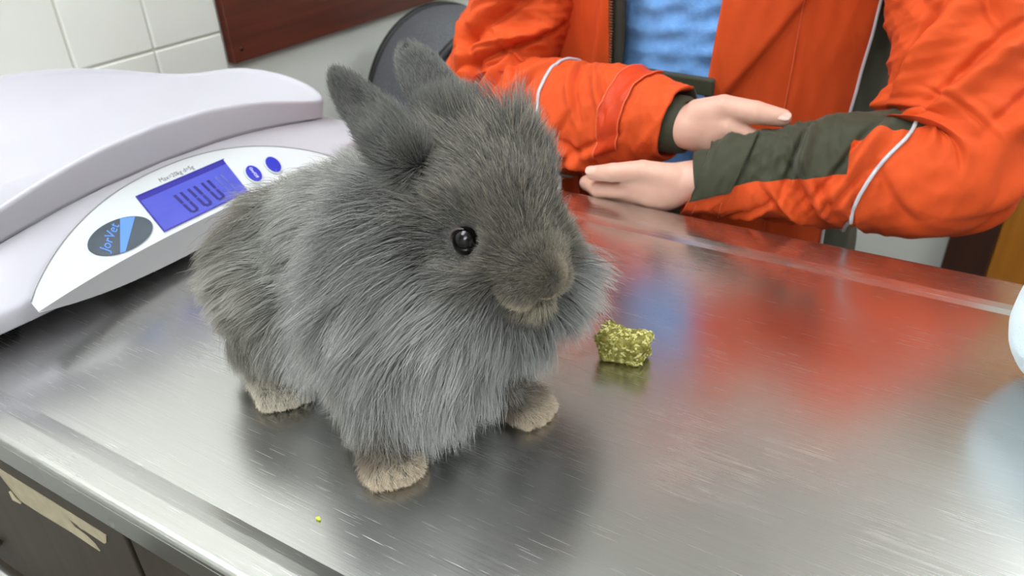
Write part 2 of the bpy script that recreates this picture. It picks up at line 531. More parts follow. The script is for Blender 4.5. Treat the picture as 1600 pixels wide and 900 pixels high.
# ------------------------------------------------------------------ steel table on its cabinet
def table():
    t = thing('exam_table', (-0.35, 0.465, FLOOR), 'brushed stainless steel exam table on dark laminate cabinet', 'table')
    x0, x1 = XW + 0.012, 0.62
    near = [(0.1725, -0.031), (0.1710, -0.031), (0.1708, -0.0088), (0.1728, -0.0080), (0.1728, -0.0062), (0.1698, -0.0054), (0.1690, -0.0036), (0.1692, -0.0012), (0.1700, 0.0008), (0.1716, 0.0020), (0.1740, 0.0025),
            (0.189, 0.0023), (0.196, 0.0014), (0.204, 0.0)]
    far = [(0.93 - y, z) for y, z in near[:11]][::-1]
    far = [(0.698, 0.0), (0.706, 0.0012), (0.714, 0.0021)] + far
    prof = np.array(near + far)
    n = len(prof)
    v = np.concatenate([np.c_[np.full(n, x), prof] for x in (x0, x1)])
    f = [[i, i + 1, n + i + 1, n + i] for i in range(n - 1)]
    f += [list(range(n))[::-1], list(range(n, 2 * n)), [0, n, 2 * n - 1, n - 1]]
    top = obj('table_top', v, f, M['steel'], t, smooth=False)
    fix_normals(top)
    box('cabinet_body', XW + 0.03, 0.55, 0.203, 0.735, FLOOR + 0.08, -0.032, M['cabinet'], t, 0.002)
    box('plinth', XW + 0.05, 0.50, 0.235, 0.70, FLOOR, FLOOR + 0.08, M['rubber'], t)
    xs = [-1.24, -0.918, -0.463, -0.008, 0.545]
    for i in range(4):
        o = box('drawer', xs[i] + 0.0035, xs[i + 1] - 0.0035, 0.185, 0.203, -0.272, -0.034, M['laminate'], t, 0.0015)
        xm = (xs[i] + xs[i + 1]) / 2
        v, f = tube_vf([(xm - 0.05, 0.184, -0.225), (xm - 0.05, 0.163, -0.225), (xm + 0.05, 0.163, -0.225), (xm + 0.05, 0.184, -0.225)], 0.005, 10)
        obj('handle', v, f, M['steel'], o)
        o = box('cabinet_door', xs[i] + 0.0035, xs[i + 1] - 0.0035, 0.185, 0.203, FLOOR + 0.10, -0.315, M['laminate'], t, 0.0015)
        v, f = tube_vf([(xs[i] + 0.05, 0.184, -0.36), (xs[i] + 0.05, 0.163, -0.36), (xs[i] + 0.05, 0.163, -0.46), (xs[i] + 0.05, 0.184, -0.46)], 0.005, 10)
        obj('handle', v, f, M['steel'], o)
    # torn strip of paper tape left on the drawer front
    pl = [(-0.655, -0.080), (-0.494, -0.080), (-0.4985, -0.0905), (-0.503, -0.0945), (-0.528, -0.0935), (-0.534, -0.0945), (-0.538, -0.092), (-0.546, -0.0915),
          (-0.551, -0.090), (-0.5445, -0.099), (-0.538, -0.0995), (-0.530, -0.1005), (-0.521, -0.1055), (-0.518, -0.112), (-0.556, -0.1105), (-0.60, -0.1125), (-0.632, -0.1125), (-0.639, -0.104)]
    n = len(pl)
    v = [(x, 0.1842, z) for x, z in pl] + [(x, 0.1849, z) for x, z in pl]
    f = [list(range(n)), list(range(n, 2 * n))[::-1]] + [[i, i + n, (i + 1) % n + n, (i + 1) % n] for i in range(n)]
    tp = obj('torn_tape', v, f, M['tape'], t, smooth=False); tp['label'] = 'torn cream paper tape'
    fix_normals(tp)
    v, f = tube_vf([(-0.640, 0.1830, -0.104), (-0.635, 0.1820, -0.110), (-0.629, 0.1832, -0.1135)], [0.0010, 0.0018, 0.0008], 7)
    obj('tape_curl', v, f, M['tape'], t)
    return t
table()

# ------------------------------------------------------------------ pet scale
def scale():
    t = thing('pet_scale', (-0.88, 0.455, 0.0), 'white plastic pet weighing scale with blue digital display', 'scale')
    cx, cy = -0.875, 0.455
    th = np.linspace(0, 2 * math.pi, 192, endpoint=False)
    def outline(a, b, e):
        c, s = np.cos(th), np.sin(th)
        return a * np.sign(c) * np.abs(c) ** (2 / e), b * np.sign(s) * np.abs(s) ** (2 / e)
    def loft(rows, cap0=True, cap1=True):
        v = np.concatenate(rows); n = len(th)
        f = grid_faces(len(rows), n, True).tolist()
        if cap0: f.append(list(range(n))[::-1])
        if cap1: f.append([(len(rows) - 1) * n + k for k in range(n)])
        return v, f
    def arch(dx, dy):      # long sides rise to the middle, ends a little raised across
        return 0.135 - 0.87 * dy ** 2 + 0.022 * np.clip(1 - (dx / 0.175) ** 2, 0, 1) * (dy / 0.26) ** 4
    def crease(dx, dy):
        return 0.0935 - 0.55 * dy ** 2
    rows = []
    A, B = 0.175, 0.298
    for k in (0.04, 0.25, 0.45, 0.6, 0.7, 0.78, 0.85, 0.90, 0.94, 0.97, 0.985):   # dished inside
        dx, dy = outline(A * k, B * k, 2.6 + 1.6 * k)
        rx, ry = outline(A, B, 4.2)
        rows.append(np.c_[cx + dx, cy + dy, 0.070 + (arch(rx, ry) - 0.0015 - 0.070) * k ** 4.2])
    for k, dz in ((0.993, -0.0003), (1.0, 0.0), (1.008, -0.0007), (1.014, -0.0028), (1.014, -0.0055)):
        dx, dy = outline(A * k, B * k, 4.2)
        rx, ry = outline(A, B, 4.2); rows.append(np.c_[cx + dx, cy + dy, arch(rx, ry) + dz])
    for q in (0.25, 0.5, 0.75, 0.9, 1.0):                                          # apron under the lip
        k = 1.014 - 0.046 * q ** 1.1
        dx, dy = outline(A * k, B * (1.014 - 0.03 * q), 4.2 + 0.6 * q)
        rx, ry = outline(A, B, 4.2)
        z0 = arch(rx, ry) - 0.0055; z1 = crease(rx, ry) + 0.0005
        rows.append(np.c_[cx + dx, cy + dy, z0 + (z1 - z0) * q])
    obj('tray', *loft(rows), M['white'], t)
    rows = []
    for q in (-0.12, -0.03, 0.0, 0.04, 0.12, 0.3, 0.5, 0.7, 0.88, 0.96, 1.0):      # skirt
        a_, b_ = 0.169 + 0.040 * q, 0.290 + 0.020 * q
        dx, dy = outline(a_, b_, 4.8 + 1.2 * max(q, 0))
        z0 = crease(dx, dy); z1 = 0.038
        rows.append(np.c_[cx + dx, cy + dy, np.where(q < 0, z0 - 0.002 * (q < -0.05), z0 + (z1 - z0) * max(q, 0) ** 1.15)])
    for a_, b_, z in ((0.2105, 0.3115, 0.035), (0.211, 0.312, 0.030), (0.2095, 0.310, 0.020), (0.205, 0.307, 0.0165), (0.15, 0.22, 0.016)):
        dx, dy = outline(a_, b_, 6.0); rows.append(np.c_[cx + dx, cy + dy, np.full_like(dx, z)])
    obj('base', *loft(rows), M['white'], t)
    # console: a flat lens shaped panel tilted toward +x, sitting proud of the base
    e_y = np.array([0, 1.0, 0]); e_u = nrm(np.array([-0.028, 0, 0.030])); nn = np.cross(e_y, e_u)
    O = np.array([-0.656, 0.455, 0.0405])          # middle of the straight lower edge
    if nn[0] < 0: nn = -nn
    def on(y, u, off=0.0): return O + np.array([0, y, 0]) + u * e_u + off * nn
    ys = np.linspace(-0.19, 0.19, 41)
    hw = 0.0665
    up = hw * np.clip(1 - (np.abs(ys) / 0.19) ** 2.2, 0, 1) ** 0.92
    low = -0.010 * (np.abs(ys) / 0.19) ** 2.5
    vs, n = [], len(ys)
    zb = 0.012 + 0.021 * (np.abs(ys) / 0.19) ** 3
    for row in range(6):
        for i, y in enumerate(ys):
            if row == 0: p = on(y, up[i], -0.03 * min(1.0, up[i] / 0.02))
            elif row == 1: p = on(y, up[i], 0.0)
            elif row == 2: p = on(y, (up[i] + low[i]) / 2, 0.0)
            elif row == 3: p = on(y, low[i], 0.0)
            elif row == 4: q = on(y, low[i], 0.0); p = np.array([q[0] + 0.001, q[1], min(zb[i], q[2] - 0.0005)])
            else: q = on(y, low[i], 0.0); p = np.array([q[0] - 0.05 * min(1.0, up[i] / 0.02) - 0.001, q[1], min(zb[i], q[2] - 0.0005)])
            vs.append(p)
    f = grid_faces(6, n)
    face = [q for k, q in enumerate(f.tolist()) if (n - 1) <= k < 3 * (n - 1)]
    rest = [q for k, q in enumerate(f.tolist()) if not ((n - 1) <= k < 3 * (n - 1))]
    cp = obj('console_panel', vs, face, M['silver'], t, smooth=False)
    obj('console_side', vs, rest, M['greyside'], t, smooth=False)
    # thin shadow seam where the console meets the base
    seam = [on(y, up[i] + 0.0006, 0.0004) for i, y in enumerate(ys)]
    obj('seam', *tube_vf(seam, 0.0006, 6), M['greyside'], t)
    def slab(pts2, off, th_):
        k = len(pts2)
        v = [on(y, u, off + th_) for y, u in pts2] + [on(y, u, off) for y, u in pts2]
        return v, [list(range(k)), list(range(k, 2 * k))[::-1]] + [[i, i + k, (i + 1) % k + k, (i + 1) % k] for i in range(k)]
    def U(z): return (z - O[2]) / e_u[2]
    y0, y1, u0, u1 = 0.407 - 0.455, 0.516 - 0.455, U(0.045), U(0.076)
    dsp = obj('display', *slab([(y0, u0), (y1, u0), (y1, u1), (y0, u1)], 0, 0.0008), M['lcd'], t, smooth=False); fix_normals(dsp)
    dsp['label'] = 'blue digital display'
    bz = []
    w = 0.0012
    for a, b_, c, d in ((y0 - w, y1 + w, u1, u1 + w), (y0 - w, y1 + w, u0 - w, u0), (y0 - w, y0, u0, u1)):
        bz.append(slab([(a, c), (b_, c), (b_, d), (a, d)], 0, 0.0014))
    o = obj('display_border', *merge(bz), M['lcdedge'], dsp, smooth=False); fix_normals(o)
    o = obj('display_border', *merge([slab([(y1, u0), (y1 + 0.0016, u0), (y1 + 0.0016, u1), (y1, u1)], 0, 0.0012)]), M['silver'], dsp, smooth=False); fix_normals(o)
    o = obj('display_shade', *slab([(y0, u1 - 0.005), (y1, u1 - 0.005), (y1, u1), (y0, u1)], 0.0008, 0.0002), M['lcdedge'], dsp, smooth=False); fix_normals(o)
    # four zeros in slanted seven segment digits
    dw, dh, sw = 0.0112, 0.026, 0.0034
    for k in range(4):
        yb = y0 + 0.036 + k * 0.0175; ub = u0 + 0.0035
        seg = []
        m_ = 0.0007
        for (a, b_, c, d) in ((0, sw, m_ + 0.001, dh / 2 - m_), (0, sw, dh / 2 + m_, dh - m_), (dw - sw, dw, m_ + 0.001, dh / 2 - m_), (dw - sw, dw, dh / 2 + m_, dh - m_), (sw * 0.6, dw - sw * 0.6, 0, sw * 0.8)):
            sl_ = -0.16
            seg.append(slab([(yb + a + c * sl_, ub + c), (yb + b_ + c * sl_, ub + c), (yb + b_ + d * sl_, ub + d), (yb + a + d * sl_, ub + d)], 0.0008, 0.0003))
        o = obj('digit', *merge(seg), M['segfaint'] if k == 3 else M['segment'], dsp, smooth=False); fix_normals(o)
    # oval logo plate with a blue sweep and lettering
    yc, uc, ra, rb = 0.368 - 0.455, U(0.0552), 0.0335, 0.0165
    a = np.linspace(0, 2 * math.pi, 48, endpoint=False)
    lg = obj('logo_plate', *slab([(yc + ra * math.cos(q), uc + rb * math.sin(q)) for q in a], 0, 0.001), M['logo'], t, smooth=False); fix_normals(lg)
    lg['label'] = 'dark oval logo plate'
    o = obj('logo_sweep', *slab([(yc - 0.012, uc - 0.0150), (yc - 0.007, uc - 0.0158), (yc + 0.0235, uc + 0.0112), (yc + 0.010, uc + 0.0155)], 0.001, 0.0002), M['logoblue'], lg, smooth=False); fix_normals(o)
    ang = math.radians(37)
    rt = math.cos(ang) * e_y + math.sin(ang) * e_u; uu = -math.sin(ang) * e_y + math.cos(ang) * e_u
    obj('lettering', *text_vf('JorVet', 0.0122, (on(yc - 0.0205, uc - 0.0095, 0.0012), rt, uu), 0.0002), M['logoblue'], lg, smooth=False)
    rt2 = nrm(e_y * 1.0 + e_u * 0.0)
    obj('capacity_print', *text_vf('Max=20kg d=5g', 0.0066, (on(0.438 - 0.455, U(0.0792), 0.0001), rt2, e_u), 0.0001), M['print'], t, smooth=False)
    for yy, s in ((0.5365 - 0.455, 'On/Off'), (0.566 - 0.455, None)):
        uc2 = U(0.0555)
        bz_ = obj('button', *slab([(yy + 0.0104 * math.cos(q), uc2 + 0.0118 * math.sin(q)) for q in a], 0, 0.0016), M['silver'], t, smooth=False); fix_normals(bz_)
        o = obj('button_cap', *slab([(yy + 0.0086 * math.cos(q), uc2 + 0.0102 * math.sin(q)) for q in a], 0.0016, 0.0008), M['button'], bz_, smooth=False); fix_normals(o)
        o['label'] = 'blue oval push button'
        if s: obj('lettering', *text_vf(s, 0.0048, (on(yy - 0.0012, uc2 + 0.0078, 0.0025), -e_u, e_y), 0.0001), M['whiteprint'], bz_, smooth=False)
    for dx in (-0.15, 0.15):
        for dy in (-0.2, 0.2):
            v, f = tube_vf([(cx + dx, cy + dy, 0.0), (cx + dx, cy + dy, 0.014), (cx + dx, cy + dy, 0.0165)], [0.016, 0.018, 0.018], 20)
            obj('foot', v, f, M['rubber'], t)
    return t
scale()
# ------------------------------------------------------------------ rabbit
def rabbit():
    t = thing('rabbit', (-0.34, 0.36, 0.0), 'fluffy grey lionhead rabbit standing on the steel table', 'rabbit')
    g = np.array([math.cos(math.radians(-26)), math.sin(math.radians(-26)), 0.0])    # heading of the head
    l = np.array([-g[1], g[0], 0.0]); w = np.array([0, 0, 1.0])
    HC = np.array([-0.254, 0.386, 0.168])
    def H(u, v, z): return HC + u * g + v * l + z * w
    bf = np.array([0.978, -0.208, 0.0]); bl = np.array([0.208, 0.978, 0.0])       # heading of the body
    BC = np.array([-0.385, 0.372, 0.0])
    def Bp(u, v, z): return BC + u * bf + v * bl + z * w
    rotb = np.stack([bf, bl, w], 1)
    roth = np.stack([g, l, w], 1)
    pit = math.radians(-24)
    rp = np.stack([g * math.cos(pit) + w * math.sin(pit), l, -g * math.sin(pit) + w * math.cos(pit)], 1)
    # ears: flattened leaf shapes laid back from the crown
    def ear(base, tip, side, wd_):
        base = np.array(base); tip = np.array(tip); ax = nrm(tip - base); L = np.linalg.norm(tip - base)
        nn_ = np.array(side); nn_ = nrm(nn_ - ax * (nn_ @ ax)); sd = np.cross(nn_, ax)
        rot = np.stack([ax, sd, nn_], 1)
        el = sd_ell(base + ax * L * 0.52, (L * 0.54, wd_, 0.0050), rot)
        hollow = sd_ell(base + ax * L * 0.56 + nn_ * 0.0058, (L * 0.44, wd_ * 0.7, 0.0052), rot)
        root = sd_cone(base - ax * 0.006, 0.011, base + ax * 0.02, 0.0075)
        def f(p): return np.maximum(smin(el(p), root(p), 0.008), -hollow(p))
        f.lo = np.minimum(el.lo, root.lo); f.hi = np.maximum(el.hi, root.hi)
        return f, ax, sd, nn_
    e1_b, e1_t = np.array([-0.303, 0.362, 0.203]), np.array([-0.362, 0.372, 0.242])
    e2_b, e2_t = np.array([-0.287, 0.402, 0.206]), np.array([-0.340, 0.424, 0.249])
    ear1 = ear(e1_b, e1_t, (0.25, -0.9, 0.45), 0.0145); ear2 = ear(e2_b, e2_t, (0.75, -0.55, 0.35), 0.0185)
    PR, PL = np.array([-0.288, 0.292, 0.0]), np.array([-0.238, 0.386, 0.0])
    HR = np.array([-0.417, 0.318, 0.0]); HL = np.array([-0.385, 0.452, 0.0])
    def paw(c, ux, ln, wd, ht):
        ux = nrm(np.array(ux)); vy = np.array([-ux[1], ux[0], 0])
        pr = [sd_cone(c - ux * ln * 0.9 + w * ht, ht * 0.95, c + ux * ln * 0.1 + w * ht, ht)]
        for k in (-1.5, -0.5, 0.5, 1.5):
            a = c + ux * ln * 0.05 + vy * wd * k * 0.5 + w * ht * 0.85
            b_ = c + ux * ln * (0.78 - 0.06 * abs(k) ** 1.5) + vy * wd * k * 0.55 + w * ht * 0.55
            pr.append(sd_cone(a, ht * 0.72, b_, ht * 0.56))
        return union(pr, 0.002)
    paws_f = union([paw(PR, (0.80, -0.60, 0), 0.027, 0.0140, 0.0095), paw(PL, (0.98, -0.2, 0), 0.026, 0.0140, 0.0090)], 0.001)
    paws_h = union([paw(HR, (0.80, -0.60, 0), 0.032, 0.0155, 0.0135), paw(HL, (0.98, 0.1, 0), 0.032, 0.0155, 0.0125)], 0.001)
    legs = union(chain([PR + (-.003, 0.002, 0.012), Bp(0.072, -0.036, 0.05), Bp(0.06, -0.03, 0.085)], [0.0125, 0.018, 0.028]) +
                 chain([PL + (-.006, 0, 0.012), Bp(0.09, 0.03, 0.05), Bp(0.065, 0.028, 0.085)], [0.0125, 0.018, 0.028]) +
                 chain([HR + (-0.012, 0.006, 0.012), Bp(-0.035, -0.05, 0.04), Bp(-0.04, -0.04, 0.075)], [0.013, 0.026, 0.04]) +
                 chain([HL + (-0.012, -0.006, 0.012), Bp(-0.035, 0.05, 0.04), Bp(-0.04, 0.04, 0.075)], [0.013, 0.026, 0.04]), 0.012)
    rump = sd_ell(Bp(-0.040, 0.002, 0.074), (0.067, 0.062, 0.064), rotb)
    belly = sd_ell(Bp(0.030, 0.0, 0.060), (0.092, 0.050, 0.044), rotb)
    back = sd_ell(Bp(0.022, 0.006, 0.106), (0.074, 0.054, 0.064), rotb)
    tail = sd_ell(Bp(-0.108, 0.004, 0.062), (0.016, 0.014, 0.018), rotb)
    chest = sd_ell(Bp(0.090, 0.008, 0.088), (0.050, 0.052, 0.054), rotb)
    neck = union(chain([Bp(0.075, 0.005, 0.115), H(-0.012, 0, -0.012)], [0.046, 0.040]), 0.01)
    skull = sd_ell(H(-0.004, 0, 0.002), (0.047, 0.0365, 0.038), rp)
    mane = sd_ell(H(-0.006, 0.004, -0.062), (0.046, 0.054, 0.034), roth)
    cheeks = union([sd_ell(H(0.011, s * 0.021, -0.022), (0.028, 0.021, 0.022), roth) for s in (-1, 1)], 0.01)
    snout = union([sd_cone(H(0.010, 0, -0.004), 0.0300, H(0.042, 0, -0.022), 0.0220)], 0.01)
    pads = union([sd_ell(H(0.049, s * 0.0105, -0.0345), (0.0130, 0.0120, 0.0108), roth) for s in (-1, 1)], 0.005)
    nose = sd_ell(H(0.0575, 0, -0.0265), (0.0125, 0.0140, 0.0140), roth)
    chin = sd_ell(H(0.042, 0, -0.049), (0.014, 0.012, 0.009), roth)
    eyeR, eyeL = H(0.0235, -0.0335, -0.0075), H(0.0235, 0.0335, -0.0075)
    sock = [sd_ell(eyeR + l * 0.001, (0.0090, 0.0090, 0.0086)), sd_ell(eyeL - l * 0.001, (0.0090, 0.0090, 0.0086))]
    face0 = union([skull, (cheeks, 0.012), (snout, 0.014), (pads, 0.003), (nose, 0.003), (chin, 0.006)], 0.012)
    def face(p):
        d = face0(p)
        for s_ in sock: d = -smin(-d, s_(p), 0.003)
        return d
    face.lo, face.hi = face0.lo, face0.hi
    regions = [('rump', rump), ('back', back), ('belly', belly), ('chest', chest), ('mane', mane), ('neck', neck), ('tail', tail), ('legs', legs),
               ('pf', paws_f), ('ph', paws_h), ('skull', skull), ('cheeks', cheeks), ('snout', snout), ('pads', pads), ('nose', nose), ('chin', chin),
               ('ear1', ear1[0]), ('ear2', ear2[0])]
    full = union([rump, (back, 0.03), (belly, 0.02), (chest, 0.03), (mane, 0.02), (tail, 0.012), (legs, 0.014), (paws_f, 0.004), (paws_h, 0.004), (neck, 0.025), (face, 0.012), (ear1[0], 0.004), (ear2[0], 0.004)], 0.02)
    full.lo = full.lo.copy(); full.lo[2] = -0.006
    v, f = surface_net(full, 0.0022)
    v[:, 2] = np.maximum(v[:, 2], 0.0006)
    body = obj('body', v, f, M['skinbase'], t)
    # eyes
    for e, s in ((eyeR, -1), (eyeL, 1)):
        ii, jj = np.meshgrid(np.linspace(0, math.pi, 17), np.linspace(0, 2 * math.pi, 28, endpoint=False), indexing='ij')
        sp = np.stack([np.sin(ii) * np.cos(jj), np.sin(ii) * np.sin(jj), np.cos(ii)], -1).reshape(-1, 3)
        eb = obj('eye', e - l * s * 0.0006 + sp * 0.0093, grid_faces(17, 28, True), M['eye'], t)
        out = nrm(l * s * 1.0 + g * 0.42 + w * 0.12); ax1 = nrm(g - out * (g @ out)); ax2 = np.cross(out, ax1)
        if ax2[2] < 0: ax2 = -ax2
        a = np.linspace(0, 2 * math.pi, 40)
        ca = math.radians(-28)
        A1 = ax1 * math.cos(ca) + ax2 * math.sin(ca); A2 = -ax1 * math.sin(ca) + ax2 * math.cos(ca)
        rim = np.array([e - l * s * 0.0006 + out * 0.0030 - A2 * 0.0014 - A1 * 0.0008 + A1 * 0.0092 * math.cos(q) + A2 * 0.0086 * math.sin(q) for q in a])
        obj('eyelid', *tube_vf(rim, 0.0010, 8, False), M['lid'], t)
    # lip line
    for s in (-1, 1):
        pts = catmull([H(0.0665, s * 0.0006, -0.0400), H(0.0650, s * 0.006, -0.0388), H(0.0605, s * 0.0115, -0.0368)], 14)
        obj('lip', *tube_vf(pts, np.linspace(0.0008, 0.0003, 14), 7), M['lip'], t)

    # ---- fur: strands grown from the skin, combed by region, gathered into locks
    fq = np.asarray(f); tri = np.concatenate([fq[:, [0, 1, 2]], fq[:, [0, 2, 3]]])
    A_, B_, C_ = v[tri[:, 0]], v[tri[:, 1]], v[tri[:, 2]]
    area = 0.5 * np.linalg.norm(np.cross(B_ - A_, C_ - A_), axis=1)
    cen = (A_ + B_ + C_) / 3
    names = [n for n, _ in regions]
    def region_of(p):
        D = np.stack([fn(p) for _, fn in regions], 1)
        return D
    Dt = region_of(cen); rt = Dt.argmin(1)
    dens = dict(mane=1.3, rump=1.0, belly=1.2, back=1.0, chest=1.1, neck=1.2, tail=1.0, legs=1.2, pf=4.0, ph=3.5, skull=2.6, cheeks=2.6, snout=4.5, pads=6.0, nose=9.0, chin=4.0, ear1=3.2, ear2=3.2)
    wt = area * np.array([dens[n] for n in names])[rt]
    N = FUR_COUNT
    pick = rng.choice(len(tri), N, p=wt / wt.sum())
    r1, r2 = np.sqrt(rng.random(N))[:, None], rng.random(N)[:, None]
    root = (1 - r1) * A_[pick] + r1 * (1 - r2) * B_[pick] + r1 * r2 * C_[pick]
    nor = sdf_normal(full, root, 0.0015)
    D = region_of(root); reg = D.argmin(1)
    # soft region weights so that length and colour change gradually
    W = np.exp(-np.clip(D - D.min(1, keepdims=True), 0, None) / 0.006); W /= W.sum(1, keepdims=True)
    #            length lift droop  colour                  tipmix
    par = dict(belly=(0.060, 0.44, 1.9, (0.43, 0.43, 0.415)), rump=(0.047, 0.50, 1.5, (0.34, 0.337, 0.312)), back=(0.030, 0.36, 0.7, (0.31, 0.308, 0.284)),
               chest=(0.064, 0.44, 1.6, (0.44, 0.444, 0.438)), mane=(0.050, 0.50, 1.8, (0.34, 0.342, 0.336)), neck=(0.054, 0.54, 1.0, (0.155, 0.154, 0.148)),
               tail=(0.022, 0.5, 0.5, (0.20, 0.19, 0.17)), legs=(0.036, 0.34, 1.7, (0.27, 0.255, 0.225)), pf=(0.0060, 0.25, 0.2, (0.24, 0.175, 0.12)),
               ph=(0.0068, 0.25, 0.2, (0.66, 0.60, 0.49)), skull=(0.020, 0.44, 0.25, (0.108, 0.104, 0.095)), cheeks=(0.027, 0.50, 0.6, (0.165, 0.162, 0.152)),
               snout=(0.0085, 0.36, 0.1, (0.122, 0.114, 0.098)), pads=(0.0085, 0.45, 0.4, (0.115, 0.108, 0.094)), nose=(0.0026, 0.45, 0.0, (0.115, 0.092, 0.066)),
               chin=(0.016, 0.4, 1.2, (0.120, 0.110, 0.095)), ear1=(0.0080, 0.22, 0.0, (0.120, 0.118, 0.108)), ear2=(0.0080, 0.22, 0.0, (0.135, 0.133, 0.122)))
    def blend(i): return W @ np.array([np.atleast_1d(par[n][i]).astype(float) for n in names])
    Ln, lift, droop, col = blend(0)[:, 0], blend(1)[:, 0], blend(2)[:, 0], blend(3)
    noseP = H(0.066, 0, -0.026)
    away = nrm(root - noseP)
    headback = nrm(0.8 * away + 0.45 * (-g) + 0.05 * w)
    down = np.array([0, 0, -1.0])
    comb_r = dict(mane=nrm(down * 0.9 - g * 0.35), belly=nrm(down * 1.0 - bf * 0.3), rump=nrm(-bf * 0.9 + down * 0.55), back=nrm(-bf * 1.0 + down * 0.45), chest=nrm(down * 1.0 - bf * 0.35), neck=nrm(-bf * 0.7 + down * 0.75),
                  tail=nrm(-bf + w * 0.4), legs=nrm(down * 1.0 - bf * 0.25), pf=nrm(bf * 0.7 + down * 0.6), ph=nrm(bf * 0.7 + down * 0.6), chin=nrm(down - g * 0.5),
                  ear1=ear1[1], ear2=ear2[1])
    comb = np.zeros((N, 3))
    for i, n in enumerate(names):
        c = comb_r.get(n, None)
        comb += W[:, i:i + 1] * (headback if c is None else c)
    # flank fur parts to each side from the spine
    sidev = ((root - BC) @ bl)
    bodyw = W[:, [names.index(n) for n in ('rump', 'back', 'chest', 'neck', 'belly', 'mane')]].sum(1)
    comb += (bodyw * np.sign(sidev) * np.clip(np.abs(sidev) / 0.03, 0, 1) * 0.25)[:, None] * bl
    n1 = np.stack([sines(root, 55, s) for s in (1, 2, 3)], -1); n2 = np.stack([sines(root, 160, s) for s in (4, 5, 6)], -1)
    n0 = np.stack([sines(root, 32, s) for s in (7, 8, 9)], -1) * W[:, [names.index(n) for n in ('neck', 'mane', 'cheeks', 'chest')]].sum(1, keepdims=True)
    comb = nrm(comb + 0.34 * n1 + 0.26 * n2 + 0.30 * n0)
    ct = nrm(comb - nor * (comb * nor).sum(1, keepdims=True))
    # long mane: cheeks' rear, crown tufts and ear-root tufts
    hu = (root - HC) @ g; hv = (root - HC) @ l; hz = (root - HC)[:, 2]
    headw = W[:, [names.index(n) for n in ('skull', 'cheeks', 'snout')]].sum(1)
    rear = np.clip((0.012 - hu) / 0.03, 0, 1) * headw
    Ln = Ln * (1 + 0.9 * rear)
    farside = np.clip((hv - 0.012) / 0.02, 0, 1) * headw
    Ln = Ln + 0.010 * farside; lift = lift + 0.12 * farside
    lower = W[:, names.index('legs')] * np.clip(1 - (root[:, 2] - 0.012) / 0.035, 0, 1)
    Ln = Ln * (1 - 0.6 * lower)
    lowcheek = np.clip((0.020 - hu) / 0.02, 0, 1) * np.clip((-0.008 - hz) / 0.012, 0, 1) * headw
    Ln = Ln + 0.016 * lowcheek; droop = droop + 0.8 * lowcheek
    tuft = np.exp(-((hu + 0.012) ** 2 + (hv - 0.016) ** 2) / 0.018 ** 2) * np.clip((hz - 0.012) / 0.01, 0, 1)
    for tu, tv, tr, tl in ((-0.016, 0.024, 0.008, 0.020), (0.004, 0.024, 0.010, 0.013), (-0.022, -0.020, 0.010, 0.012)):
        tq = np.exp(-((hu - tu) ** 2 + (hv - tv) ** 2) / tr ** 2) * np.clip((hz - 0.008) / 0.01, 0, 1)
        Ln = Ln + tl * tq; lift = lift + 0.35 * tq
    Ln = Ln + 0.006 * tuft; lift = lift + 0.15 * tuft
    Ln = Ln * (1 - 0.35 * headw * np.clip((hz - 0.012) / 0.014, 0, 1))
    brow = np.exp(-((hu - 0.012) ** 2 + (hz - 0.008) ** 2) / 0.008 ** 2) * headw
    Ln = Ln + 0.003 * brow
    # eyes stay clear
    de = np.minimum(np.linalg.norm(root - eyeR, axis=1), np.linalg.norm(root - eyeL, axis=1))
    Ln = Ln * np.clip((de - 0.0105) / 0.014, 0.09, 1)
    # ear edges carry longer fringes
    earw = W[:, [names.index('ear1'), names.index('ear2')]].sum(1)
    eb_ = np.minimum(np.linalg.norm(root - e1_b, axis=1), np.linalg.norm(root - e2_b, axis=1))
    Ln = Ln + earw * np.clip(1 - eb_ / 0.038, 0, 1) * 0.020
    lift = lift + 0.2 * np.clip(1 - eb_ / 0.034, 0, 1) * (earw + headw)
    Ln = Ln + 0.008 * headw * np.clip(1 - eb_ / 0.03, 0, 1)
    Ln = Ln * rng.uniform(0.62, 1.12, N) * (1 + 0.16 * sines(root, 90, 21))
    Ln = np.clip(Ln, 0.0015, 0.075)
    # keep the belly clear of the table and out of the shade underneath
    nseg = 8
    d = nrm(nor * lift[:, None] + ct * (1 - lift)[:, None] + rng.normal(0, 0.13, (N, 3)))
    pts = np.empty((N, nseg, 3)); pts[:, 0] = root - nor * 0.0008
    curl_a = rng.normal(size=(N, 3)) * 0.22
    kink = rng.normal(size=(N, 3)) * 0.13; kph = rng.random(N) * 6.28
    stray = rng.random(N) < 0.05; d[stray] = nrm(d[stray] + rng.normal(0, 0.45, (int(stray.sum()), 3)))
    for k in range(1, nseg):
        ph = k / (nseg - 1)
        d = nrm(d + (droop * 0.30 / nseg)[:, None] * down * (0.4 + 1.4 * ph) + 0.55 / nseg * ct + curl_a * math.sin(ph * 5.0 + 0.7) * 0.45 + kink * np.sin(ph * 14.0 + kph)[:, None])
        pts[:, k] = pts[:, k - 1] + d * (Ln / (nseg - 1))[:, None]
    # locks
    tt = np.linspace(0, 1, nseg)
